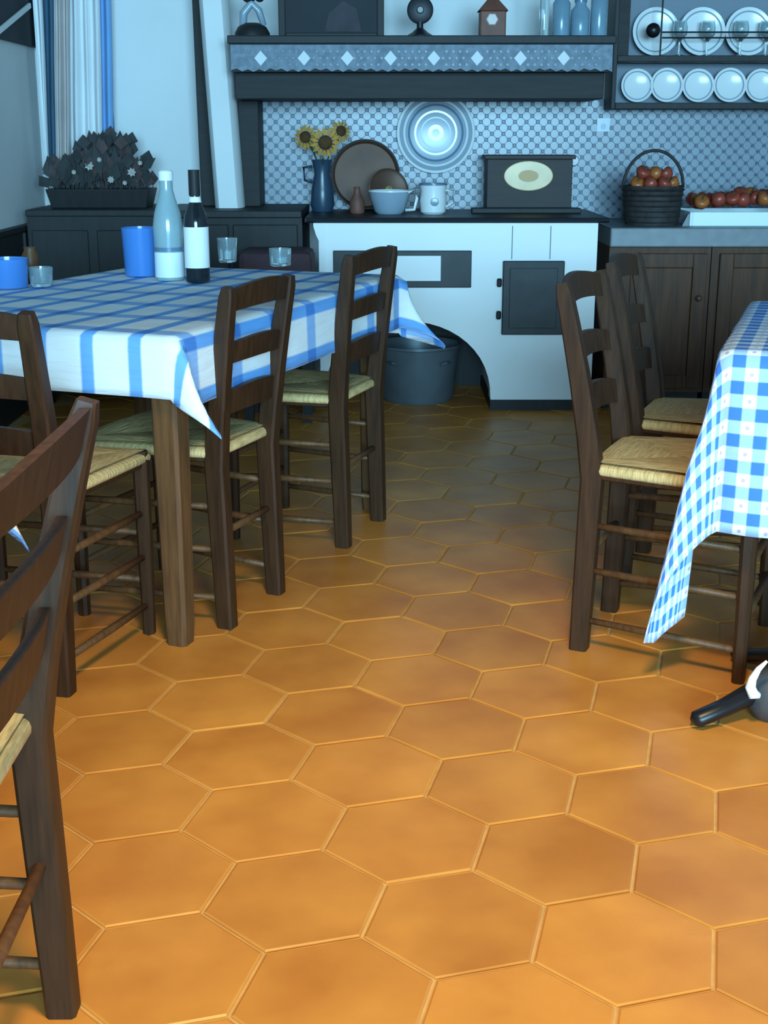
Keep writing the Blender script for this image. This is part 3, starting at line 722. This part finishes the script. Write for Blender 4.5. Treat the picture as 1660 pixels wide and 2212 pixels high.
# dark picture in frame
q0 = xy(600, 0, sY + .1)[0]; q1 = xy(830, 0, sY + .1)[0]
fp = thing('framed_picture', 'dark framed picture leaning on the mantel shelf by the figurine', 'picture', ((q0 + q1) / 2, sY + .1, shz))
fy = sY + .12
for a, b in (((q0, fy, shz), (q0 + .03, fy + .03, shz + .36)), ((q1 - .03, fy, shz), (q1, fy + .03, shz + .36)), ((q0 + .03, fy, shz), (q1 - .03, fy + .03, shz + .03)), ((q0 + .03, fy, shz + .33), (q1 - .03, fy + .03, shz + .36))):
    MB().ext(a, b).build('frame_side', 'navy', fp, bevel=.003)
MB().ext((q0 + .03, fy + .012, shz + .03), (q1 - .03, fy + .02, shz + .33)).build('image', 'pic', fp)
MB().prism([(q0 + .2, shz + .035), (q0 + .36, shz + .035), (q0 + .34, shz + .13), (q0 + .28, shz + .16), (q0 + .22, shz + .11)], fy + .008, fy + .012).build('image_motif', 'picm', fp)
# clock-like iron stand
cx_ = xy(908, 40, sY)[0]; cz_ = xy(908, 22, sY)[1]
ck_ = thing('coffee_grinder', 'black iron wheel on a flared foot standing on the mantel shelf', 'grinder', (cx_, sY, shz))
MB().lathe([(.06, shz), (.06, shz + .008), (.035, shz + .022), (.014, shz + .04), (.014, cz_ - .04)], (cx_, sY, 0), 24).build('foot', 'iron', ck_, smooth='auto')
MB().lathe([(.001, -.014), (.045, -.014), (.056, -.008), (.056, .008), (.045, .014), (.001, .014)], (cx_, sY, cz_), 32, (0, -1, 0)).build('wheel', 'iron', ck_, smooth='auto')
MB().lathe([(.001, .014), (.016, .014), (.012, .024), (.001, .024)], (cx_, sY, cz_), 20, (0, -1, 0)).build('hub', 'dgrey', ck_, smooth='auto')
MB().lathe([(.012, 0), (.012, .06), (.02, .07), (.02, .09), (.01, .095)], (cx_, sY, cz_ + .054), 16).build('finial', 'iron', ck_, smooth='auto')
# lantern
lx = xy(1064, 40, sY)[0]
ln = thing('clay_lantern', 'small reddish clay lantern with a pale window on the mantel shelf', 'lantern', (lx, sY, shz))
hw = .055; z1_ = xy(1064, 25, sY)[1]; z2_ = z1_ + .06
MB().ext((lx - hw, sY - .05, shz), (lx + hw, sY + .05, z1_)).build('body', 'lanternr', ln, bevel=.006)
MB().loft([[Vector(p) for p in ((lx - hw - .008, sY - .058, z1_), (lx + hw + .008, sY - .058, z1_), (lx + hw + .008, sY + .058, z1_), (lx - hw - .008, sY + .058, z1_))],
           [Vector(p) for p in ((lx - .012, sY - .012, z2_), (lx + .012, sY - .012, z2_), (lx + .012, sY + .012, z2_), (lx - .012, sY + .012, z2_))]]).build('roof', 'lanternr', ln)
MB().lathe([(.001, 0), (.026, .0), (.022, .005), (.001, .006)], (lx - .004, sY - .05, (shz + z1_) / 2 + .018), 6, (0, -1, 0)).build('window', 'lampw', ln)
MB().path([(lx - .012, sY, z2_ - .005), (lx - .012, sY, z2_ + .03), (lx + .012, sY, z2_ + .03), (lx + .012, sY, z2_ - .005)], .006, n=6).build('ring', 'iron', ln)
# jars
jn = [(1176, .020, .26, 'slender pale glass bottle at the jar end of the mantel shelf', 'glass'), (1213, .038, .20, 'blue glass jar next to the slender bottle', 'jar'),
      (1254, .040, .16, 'squat blue jar between the other mantel jars', 'jar'), (1294, .036, .24, 'tall dull blue jar at the shelf end by the plate rack', 'jar')]
for px, r, h, lab, mm in jn:
    x = xy(px, 40, sY + .02)[0]
    t = thing('glass_jar', lab, 'jar', (x, sY + .02, shz), group='jars on the mantel shelf')
    MB().lathe([(r * .9, shz), (r, shz + .01), (r, shz + h * .7), (r * .6, shz + h * .82), (r * .6, shz + h * .9)], (x, sY + .02, 0), 24).build('body', mm, t, smooth='auto')
    MB().lathe([(r * .66, shz + h * .9), (r * .68, shz + h), (r * .3, shz + h * 1.02)], (x, sY + .02, 0), 24).build('lid', 'chinad', t, smooth='auto')

# ------------------------------------------------------------------ plate rack
RY = 6.20
rx0 = xy(1332, 150, RY)[0]; rx1 = rx0 + 1.25
rz0 = xy(1500, 236, RY)[1]; rz1 = xy(1500, 222, RY)[1]; rz2 = xy(1500, 134, RY)[1]; rz3 = xy(1500, 120, RY)[1]
rk = thing('plate_rack', 'dark wooden plate rack hung on the wall above the counter', 'plate rack', ((rx0 + rx1) / 2, 6.3, rz0))
MB().ext((rx0, RY - .02, rz0), (rx1, YB - .02, rz1)).build('shelf', 'navy', rk, bevel=.003)
MB().ext((rx0, RY - .02, rz2), (rx1, YB - .02, rz3)).build('shelf', 'navy', rk, bevel=.003)
MB().ext((rx0, RY - .02, 1.98), (rx1, YB - .02, 2.01)).build('shelf', 'navy', rk, bevel=.003)
for a in (rx0 - .02, rx1): MB().ext((a, RY - .02, rz0), (a + .02, YB - .02, 2.05)).build('side', 'navy', rk, bevel=.003)
sp0, sp1 = xy(1322, 60, RY)[0], xy(1358, 60, RY)[0]
MB().ext((rx0, RY + .01, rz3), (xy(1362, 60, RY)[0], RY + .06, 1.98)).build('stile', 'panelwood', rk)
for py in (70, 82):
    z = xy(1500, py, RY)[1]; MB().path([(xy(1430, py, RY)[0], RY - .012, z), (rx1, RY - .012, z)], .008, n=6).build('guard_rail', 'navy', rk)
MB().path([(xy(1432, 0, RY)[0], RY - .012, rz3), (xy(1432, 0, RY)[0], RY - .012, 2.0)], .008, n=6).build('guard_rod', 'navy', rk)
MB().ext((rx0, YB - .03, rz1), (rx1, YB - .021, 1.98)).build('back_board', 'wgrout', rk)
kn = atY(1411, 66, RY - .03)
tag(MB().ball((kn.x, RY - .04, kn.z), .032, 18, 12).build('black_ball', 'black', smooth=True, origin=(kn.x, RY - .04, kn.z)), 'round black ball hanging on the plate rack rail', 'ball')
def plate(px, r, zbase, y, m, label, group, rim='chinad'):
    x = xy(px, 150, y)[0]; ax = Vector((0, -1, .14)); c = Vector((x, y, zbase + r * math.cos(.14) + .002))
    t = thing('plate', label, 'plate', (x, y, zbase), group=group)
    MB().lathe([(.001, 0), (r * .6, 0), (r, .014), (r, .018), (r * .62, .005), (.001, .005)], c, 36, ax).build('dish', m, t, smooth='auto')
    MB().lathe([(r * .80, .011), (r * .80, .0145), (r * .86, .017), (r * .86, .012)], c, 36, ax, mode='ring').build('painted_ring', rim, t, smooth='auto')
for i, px in enumerate((1378, 1442, 1510, 1578, 1646, 1716, 1786)):
    plate(px, .0745 + .002 * (i % 2), rz1 + .0005, 6.32, 'chinaw', 'white plate standing in the lower row of the plate rack', 'plates in the lower rack row', 'chinab')
for i, px in enumerate((1412, 1511, 1610, 1709, 1808)):
    plate(px, .106, rz3 + .0005, 6.32, 'chinaw', 'large white plate standing in the upper row of the rack', 'plates in the upper rack row', 'chinab')
for i, px in enumerate((1468, 1528, 1600, 1655)):
    x = xy(px, 100, 6.25)[0]
    t = thing('stem_glass', 'clear stemmed glass standing before the large rack plates', 'glass', (x, 6.25, rz3), group='stemmed glasses on the rack')
    z = rz3 + .0005
    MB().lathe([(.03, z), (.03, z + .003), (.005, z + .008), (.004, z + .06), (.012, z + .068)], (x, 6.25, 0), 20).build('stem', 'glass', t, smooth='auto')
    MB().lathe([(.012, z + .068), (.032, z + .09), (.034, z + .12), (.028, z + .15), (.026, z + .15), (.031, z + .12), (.029, z + .092), (.004, z + .072)], (x, 6.25, 0), 20).build('bowl', 'glass', t, smooth='auto')

# ------------------------------------------------------------------ chairs
def make_chair(label, loc, facing, hgt=.86, depth=.37, rw=.15, fw=.195, lean=.085, splay=.012, group='ladder-back rush chairs'):
    """local frame: +y is where the sitter looks, origin between the back feet"""
    t = thing('ladder_back_chair', label, 'chair', (loc[0], loc[1], 0), facing - math.pi / 2, group, world=False)
    k = hgt / .86
    def post(z):
        z = z / k
        return -.012 + (.014 * z / .42 if z < .42 else .014) - (lean * ((z - .42) / .44) ** 1.25 if z > .42 else 0)
    def wid(z): return rw + (splay * (z - .42) / .44 if z > .42 else 0)
    zs_ = [0, .15, .30, .42, .52, .64, .76, .835, .86]
    for s in (-1, 1):
        pts = [(s * wid(z), post(z * k), z * k) for z in zs_]
        MB().path(pts, [(.040, .042), (.043, .046), (.044, .049), (.045, .050), (.044, .048), (.041, .043), (.038, .038), (.036, .034), (.028, .025)], up=(0, 1, 0)).build('back_post', 'wood', t, smooth='auto')
        MB().path([(s * fw, depth, 0), (s * fw, depth, .2), (s * fw, depth, .44), (s * fw, depth, .462)], [.028, .034, .036, .030], up=(0, 1, 0), bev=.5).build('front_leg', 'wood', t, smooth='auto')
        for z in (.31, .20, .075):
            MB().path([(s * rw, .0, z), (s * (rw + fw) / 2, depth / 2, z), (s * fw, depth, z)], [.016, .020, .016], n=8).build('side_rung', 'wood_mid', t, smooth=True)
        MB().path([(s * rw, .0, .437), (s * fw, depth, .437)], (.024, .028)).build('seat_rail', 'wood', t)
    for z in (.26, .14): MB().path([(-fw, depth, z), (0, depth, z), (fw, depth, z)], [.016, .020, .016], n=8).build('front_rung', 'wood_mid', t, smooth=True)
    for z in (.24, ): MB().path([(-rw, -.002, z), (0, -.002, z), (rw, -.002, z)], [.016, .020, .016], n=8).build('back_rung', 'wood_mid', t, smooth=True)
    # curved slats
    for z0, z1, arc in ((.800, .852, .018), (.672, .718, .016), (.545, .60, .016)):
        rings = []
        for i in range(13):
            u = -1 + i / 6; x = u * (wid((z0 + z1) / 2) - .006); bow = -.022 * (1 - u * u); e = arc * (1 - u * u)
            ya, yb = post(z0 * k), post(z1 * k)
            lo, hi = z0 * k + e * .5, z1 * k + e
            rings.append([Vector((x, ya + bow - .007, lo)), Vector((x, ya + bow + .007, lo)), Vector((x, yb + bow + .007, hi)), Vector((x, yb + bow - .007, hi))])
        MB().loft(rings).build('slat', 'wood', t, smooth='auto')
    # rush seat: four cord triangles meeting at the middle, plump rim
    st = thing_seat(t, rw, fw, depth)
    return t
def thing_seat(t, rw, fw, depth):
    a, b = -rw - .012, -fw - .016; y0, y1 = -.004, depth + .016
    # core
    zt = .462
    core = MB().loft([[Vector(p) for p in ((a, y0, .432), (-a, y0, .432), (-b, y1, .432), (b, y1, .432))],
                      [Vector(p) for p in ((a - .006, y0 - .003, .446), (-a + .006, y0 - .003, .446), (-b + .008, y1 + .008, .446), (b - .008, y1 + .008, .446))],
                      [Vector(p) for p in ((a + .004, y0 + .004, .458), (-a - .004, y0 + .004, .458), (-b - .004, y1 - .004, .458), (b + .004, y1 - .004, .458))]])
    so = core.build('seat', 'rush', t, bevel=.006, smooth='auto')
    C_ = Vector((0, depth * .5, .457)); cor = [Vector((a + .008, y0 + .006, .46)), Vector((-a - .008, y0 + .006, .46)), Vector((-b - .008, y1 - .008, .46)), Vector((b + .008, y1 - .008, .46))]
    for i in range(4):
        p, q = cor[i], cor[(i + 1) % 4]; m_ = (p + q) / 2; m_.z += .004
        V = []; F = []; n_ = 7
        for j in range(n_ + 1):          # rows of cords from rim to middle
            f = j / n_; e0 = p.lerp(C_, f); e1 = q.lerp(C_, f)
            up = .008 * (1 - f) * math.sin(min(1, f * 3 + .2) * math.pi / 2) + (.002 if j % 2 else 0)
            for g in (0, .5, 1):
                v = e0.lerp(e1, g); v.z += up + (.003 if g == .5 else 0); V.append(v)
        for j in range(n_):
            for g in range(2):
                c_ = j * 3 + g; F.append((c_, c_ + 1, c_ + 4, c_ + 3))
        MB().add(V, F).build('rush_panel', 'rush' if i % 2 == 0 else 'rush2', so, smooth=True)
    return so
def rear_center(near_foot, facing, rw, side):
    """place a chair by one back foot; side=+1 when that foot is on the sitter's right"""
    f = Vector((math.cos(facing), math.sin(facing))); r = Vector((f.y, -f.x))
    return near_foot - r * rw * side
A = R
# by the gingham table
f1 = atZ(1262, 1402, 0).xy
fa = A(-24)
make_chair('rush chair drawn up to the blue gingham table, its whole side showing', rear_center(f1, fa, .145, 1), fa, .865, rw=.145)
f2 = f1 + Vector((.190, .49))
make_chair('rush chair at the gingham table nearer to the brown cabinets', rear_center(f2, A(-22), .145, 1), A(-22), .865, rw=.145)
# along the striped table's long side
f3 = atZ(483, 1352, 0).xy
make_chair('rush chair at the long side of the striped table beside the hanging cloth corner', rear_center(f3, A(158), .135, -1), A(158), .845, rw=.135, lean=.06, splay=.022)
f4 = atZ(735, 1180, 0).xy
make_chair('rush chair at the long side of the striped table nearest the stove niche', rear_center(f4, A(160), .15, -1), A(160), .86, depth=.33, rw=.15, fw=.185, lean=.05, splay=.025)
# at the striped table's short end
f5 = Vector((-.70, 2.66))
make_chair('rush chair pushed under the short end of the striped table', rear_center(f5, A(78), .15, 1), A(78), .845, rw=.15)
# standing free in the foreground
f6 = Vector((-.462, 1.565))
make_chair('rush chair standing apart on the bare tiles with its back to the aisle', rear_center(f6, A(180), .205, 1), A(180), .868, rw=.205, fw=.235, lean=.10)

# ------------------------------------------------------------------ tables and cloths
def drape(name, label, corner, rot, W, L, zt, oW, oL, oF, m, corner_out=.42, seed=1, uv_off=(0, 0), fold=.012, reach=1.0, flare=.05, blunt=0.0, bias=(1, 1), taper=None):
    """cloth over a table top; corner = near corner towards the aisle, u across, v along. oW = (hang at u=0, hang at u=W), oF/oL hangs at v=0 / v=L"""
    rr = random.Random(seed); ph = [rr.uniform(0, 6) for _ in range(8)]
    c, s = math.cos(rot), math.sin(rot)
    us = frange(-oW[0], W + oW[1], .022); vs2 = frange(-oF, L + oL, .022)
    V = []; UV = []
    for v in vs2:
        for u in us:
            du = -u if u < 0 else (u - W if u > W else 0); su_ = -1 if u < 0 else 1
            dv = -v if v < 0 else (v - L if v > L else 0); sv_ = -1 if v < 0 else 1
            uc, vc = min(max(u, 0), W), min(max(v, 0), L)
            if taper and u < 0 and v > 0:    # the cloth lies askew: this side hangs short away from the corner
                t_ = min(1, v / taper[1]); t_ = t_ * t_ * (3 - 2 * t_); du *= 1 + (taper[0] - 1) * t_
            if du == 0 and dv == 0:
                x, y, z = u, v, .0015 * math.sin(9 * u + ph[0]) * math.sin(7 * v + ph[1])
            elif du == 0 or dv == 0:
                d = du + dv; e = u if du == 0 else v
                rnd_ = .018
                if d < rnd_ * 1.57:
                    a = d / rnd_; out_, drop = rnd_ * math.sin(a), rnd_ * (1 - math.cos(a))
                else: out_, drop = rnd_, rnd_ + d - rnd_ * 1.57
                amt = min(1, d / .2)
                out_ += fold * amt * (1 + math.sin(e * 21 + ph[2]) * .6 + math.sin(e * 34 + ph[3]) * .4) + flare * d
                x, y, z = uc + (su_ * out_ if du else 0), vc + (sv_ * out_ if dv else 0), -drop
            else:
                rho = math.hypot(du, dv); phi = math.atan2(dv, du)
                hu = oW[0] if u < 0 else oW[1]; hv = oF if v < 0 else oL
                rmax = min(hu / max(math.cos(phi), 1e-3), hv / max(math.sin(phi), 1e-3)); cap_ = max(hu, hv) * (1 + .41 * (1 - blunt))
                if rmax > cap_: rho *= 1 - (rho / rmax) ** 2 * (1 - cap_ / rmax)
                amt = min(1, rho / .2)
                k = .07 + corner_out * math.sin(2 * phi) ** 2 * min(1, rho / .25)
                r_ = rho * k + .018 + .6 * fold * amt
                drop = math.sqrt(max(0, rho * rho - (rho * k) ** 2)) * reach
                x, y, z = uc + su_ * r_ * math.cos(phi) * bias[0], vc + sv_ * r_ * math.sin(phi) * bias[1], -drop
            V.append((corner[0] + c * x - s * y, corner[1] + s * x + c * y, max(.03, zt + z))); UV.append(((-du if u < 0 else u) + uv_off[0], v + uv_off[1]))
    n_ = len(us); F = []
    for j in range(len(vs2) - 1):
        for i in range(n_ - 1):
            a = j * n_ + i; F.append((a, a + 1, a + n_ + 1, a + n_))
    me = bpy.data.meshes.new(name); org = Vector((corner[0], corner[1], zt))
    me.from_pydata([Vector(p) - org for p in V], [], F); me.materials.append(M[m])
    ul = me.uv_layers.new(name='UVMap')
    for lp in me.loops: ul.data[lp.index].uv = UV[lp.vertex_index]
    for p in me.polygons: p.use_smooth = True
    o = bpy.data.objects.new(name, me); sc.collection.objects.link(o); o.location = org
    sd = o.modifiers.new('thickness', 'SOLIDIFY'); sd.thickness = .0025; sd.offset = -1
    return tag(o, label, 'tablecloth')
def frange(a, b, st):
    n = max(2, int(round((b - a) / st))); return [a + (b - a) * i / n for i in range(n + 1)]
# striped table: near corner on the aisle side; u runs across to the left, v along the length
TZ = .752
rotT = R(-21)
nc = atZ(408, 728, TZ).xy + Vector((-.035, .012))
ul_ = Vector((-math.cos(rotT), -math.sin(rotT))); vl_ = Vector((-math.sin(rotT), math.cos(rotT)))
W1, L1 = .93, 1.42
org1 = nc + ul_ * W1          # far-left-near corner so that u runs to the right
tb1 = thing('dining_table', 'long dark wooden table laid with the striped cloth', 'table', ((nc + ul_ * W1 / 2 + vl_ * L1 / 2).x, (nc + ul_ * W1 / 2 + vl_ * L1 / 2).y, 0))
def tpt(u, v): p = org1 - ul_ * u + vl_ * v; return p
def tbox(u0, u1, v0, v1, z0, z1, name, m, par, bev=.003):
    V = [(*tpt(a, b), z) for z in (z0, z1) for a, b in ((u0, v0), (u1, v0), (u1, v1), (u0, v1))]
    return MB().add(V, [(3, 2, 1, 0), (4, 5, 6, 7), (0, 1, 5, 4), (1, 2, 6, 5), (2, 3, 7, 6), (3, 0, 4, 7)]).build(name, m, par, bevel=bev)
tbox(.0, W1, .0, L1, TZ - .032, TZ - .005, 'tabletop', 'wood_mid', tb1)
for a, b, c_, d_ in ((.05, W1 - .05, .03, .052), (.05, W1 - .05, L1 - .052, L1 - .03), (.03, .052, .05, L1 - .05), (W1 - .052, W1 - .03, .05, L1 - .05)):
    tbox(a, b, c_, d_, TZ - .13, TZ - .032, 'apron', 'wood', tb1)
for u in (.045, W1 - .045):
    for v in (.045, L1 - .11):
        p = tpt(u, v); q = Vector((p.x, p.y, 0))
        lg = MB(); rings = []
        for z, s_ in ((0, .052), (.05, .058), (.6, .068), (TZ - .032, .072)):
            h_ = s_ / 2; c, s = math.cos(rotT), math.sin(rotT); ch_ = .008
            pr = [(-h_ + ch_, -h_), (h_ - ch_, -h_), (h_, -h_ + ch_), (h_, h_ - ch_), (h_ - ch_, h_), (-h_ + ch_, h_), (-h_, h_ - ch_), (-h_, -h_ + ch_)]
            rings.append([q + Vector((c * a - s * b, s * a + c * b, z)) for a, b in pr])
        lg.loft(rings).build('leg', 'wood_mid', tb1)
drape('tablecloth', 'white cloth with blue stripes draped over the long wooden table', org1, rotT, W1, L1, TZ, (.18, .175), .20, .15, 'striped', corner_out=.34, seed=2, uv_off=(.10, .07), fold=.004, flare=.0, blunt=.25, bias=(1.7, .7))

# gingham table at the right
T2 = .752; rot2 = R(-19)
c2 = atZ(1572, 757, T2).xy
u2 = Vector((math.cos(rot2), math.sin(rot2))); v2 = Vector((-math.sin(rot2), math.cos(rot2)))
W2, L2 = .90, .90
ctr = c2 + u2 * W2 / 2 + v2 * L2 / 2
tb2 = thing('pedestal_table', 'table on black iron pedestal feet under the blue gingham cloth', 'table', (ctr.x, ctr.y, 0))
V = [(*(c2 + u2 * a + v2 * b), z) for z in (T2 - .032, T2 - .005) for a, b in ((0, 0), (W2, 0), (W2, L2), (0, L2))]
MB().add(V, [(3, 2, 1, 0), (4, 5, 6, 7), (0, 1, 5, 4), (1, 2, 6, 5), (2, 3, 7, 6), (3, 0, 4, 7)]).build('tabletop', 'wood_mid', tb2, bevel=.003)
tip = atZ(1498, 1562, 0.015); hubp = Vector((.93, 2.60, 0))
for k_, hb in enumerate((hubp, Vector((*(c2 + u2 * .62 + v2 * .72), 0)))):
    col = MB().lathe([(.05, .05), (.06, .07), (.062, .12), (.04, .16), (.034, .22), (.034, .66), (.06, .70), (.10, .715), (.10, T2 - .032)], hb, 28).build('pedestal_column', 'black', tb2, smooth='auto')
    d0 = (Vector((tip.x, tip.y, 0)) - hubp); ln_ = d0.length; a0_ = math.atan2(d0.y, d0.x)
    for j in range(4):
        a = a0_ + j * math.pi / 2; d = Vector((math.cos(a), math.sin(a), 0)); e = ln_ if j in (0,) and k_ == 0 else .26
        MB().path([hb + Vector((0, 0, .10)), hb + d * e * .3 + Vector((0, 0, .075)), hb + d * e * .75 + Vector((0, 0, .035)), hb + d * e * .97 + Vector((0, 0, .022)), hb + d * e * 1.0 + Vector((0, 0, .018))],
                  [(.07, .07), (.06, .05), (.045, .036), (.042, .034), (.02, .02)], n=10).build('pedestal_foot', 'black', tb2, smooth=True)
# pale curl on the near foot and grey boss
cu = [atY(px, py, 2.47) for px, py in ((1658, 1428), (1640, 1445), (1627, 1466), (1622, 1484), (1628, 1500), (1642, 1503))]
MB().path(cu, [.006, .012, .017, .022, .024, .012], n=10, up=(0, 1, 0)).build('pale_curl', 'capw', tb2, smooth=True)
g_ = atY(1672, 1506, 2.52); MB().lathe([(.001, -.05), (.04, -.045), (.055, -.01), (.05, .03), (.02, .055)], (g_.x, 2.53, g_.z), 20).build('boss', 'dgrey', tb2, smooth=True)
drape('tablecloth', 'blue and white gingham cloth with a long trailing corner on the pedestal table', c2, rot2, W2, L2, T2, (.61, .3), .34, .39, 'gingham', corner_out=.16, seed=5, uv_off=(.0, .0), fold=.014, reach=1.0, blunt=.80, taper=(.42, .11), bias=(.95, .6))

# table at the far left of the free chair: only a rounded cloth corner shows
T3 = .752; c3 = Vector((-.78, 1.45))
tb3 = thing('side_table', 'wooden table under a blue checked cloth in front of the free chair', 'table', (-1.0, 1.45, 0))
MB().ext((-1.40, .95, T3 - .032), (-.64, 1.98, T3 - .005)).build('tabletop', 'wood_mid', tb3, bevel=.003)
for a in (-1.35, -.70):
    for b in (1.01, 1.92): MB().ext((a - .03, b - .03, 0), (a + .03, b + .03, T3 - .032)).build('leg', 'wood_mid', tb3, bevel=.003)
drape('tablecloth', 'pale blue checked cloth on the table in front of the free chair', (-1.40, .95), 0, .76, 1.03, T3, (.12, .17), .17, .12, 'striped', corner_out=.2, seed=9, fold=.006)

# ------------------------------------------------------------------ things on the striped table
def tp(px, py): return atZ(px, py, TZ + .002)
tz = TZ + .002
# water bottle
p = tp(368, 604); hB = .30
wbt = thing('water_bottle', 'clear glass water bottle with white cap beside the wine bottle', 'bottle', (p.x, p.y, tz))
def L_(prof): return [(r, tz + z) for r, z in prof]
MB().lathe(L_([(.040, .0), (.044, .006), (.044, .12), (.046, .16), (.040, .20), (.026, .245), (.020, .27), (.020, .30), (.016, .30), (.016, .27), (.022, .244), (.036, .198), (.041, .12), (.040, .01), (.004, .008)]), (p.x, p.y, 0), 32).build('body', 'frosted', wbt, smooth='auto')
MB().lathe(L_([(.0222, .296), (.0222, .322), (.018, .326), (.004, .326)]), (p.x, p.y, 0), 24).build('cap', 'capw', wbt, smooth='auto')
MB().lathe(L_([(.0448, .01), (.0448, .085)]), (p.x, p.y, 0), 32, mode='open').build('label', 'traymat', wbt, smooth='auto')
MB().lathe(L_([(.0448, .088), (.0448, .10)]), (p.x, p.y, 0), 32, mode='open').build('label_band', 'chinad', wbt, smooth='auto')
# wine bottle
p = tp(428, 610)
wn = thing('wine_bottle', 'dark wine bottle with a tall white label', 'bottle', (p.x, p.y, tz))
MB().lathe(L_([(.030, .0), (.036, .004), (.037, .01), (.037, .17), (.034, .195), (.018, .235), (.0145, .25), (.0145, .315), (.0165, .315), (.0165, .328), (.004, .328)]), (p.x, p.y, 0), 32).build('body', 'winegl', wn, smooth='auto')
MB().lathe(L_([(.0377, .045), (.0377, .165)]), (p.x, p.y, 0), 32, mode='open').build('label', 'labelw', wn, smooth='auto')
MB().lathe(L_([(.0172, .255), (.0172, .329), (.004, .3295)]), (p.x, p.y, 0), 24).build('foil', 'navy', wn, smooth='auto')
MB().lathe(L_([(.020, .236), (.0165, .252)]), (p.x, p.y, 0), 24, mode='open').build('neck_label', 'labelw', wn, smooth='auto')
# blue carafe-like glasses
def tumbler(px, py, r0, r1, h, m, name, label, cat, group):
    p = tp(px, py)
    MBq = MB().lathe(L_([(r0 * .9, 0), (r0, .004), (r1, h), (r1 - .003, h), (r0 - .004, .012), (.003, .010)]), (p.x, p.y, 0), 28)
    return tag(MBq.build(name, m, smooth='auto', origin=(p.x, p.y, tz)), label, cat, group)
tumbler(307, 596, .052, .058, .150, 'blueglass', 'blue_beaker', 'tall blue glass beaker next to the water bottle', 'glass', 'blue beakers on the striped table')
tumbler(18, 622, .056, .062, .085, 'blueglass', 'blue_beaker', 'low blue beaker beside the small clear tumbler', 'glass', 'blue beakers on the striped table')
tumbler(90, 618, .032, .036, .055, 'glass', 'tumbler', 'small clear tumbler beside the low blue beaker', 'glass', 'clear tumblers on the striped table')
tumbler(492, 566, .032, .036, .082, 'glass', 'tumbler', 'clear tumbler near the wine bottle', 'glass', 'clear tumblers on the striped table')
tumbler(606, 574, .036, .038, .058, 'glass', 'tumbler', 'low clear tumbler near the end towards the stove', 'glass', 'clear tumblers on the striped table')
p = tp(68, 592); tag(MB().lathe(L_([(.022, 0), (.026, .01), (.026, .06), (.018, .075), (.02, .085), (.004, .085)]), (p.x, p.y, 0), 20).build('pepper_pot', 'wood_mid', smooth='auto', origin=(p.x, p.y, tz)), 'small brown wooden pepper pot behind the blue beaker', 'pepper pot')

for o in sc.objects:
    if '_o' in o: del o['_o']
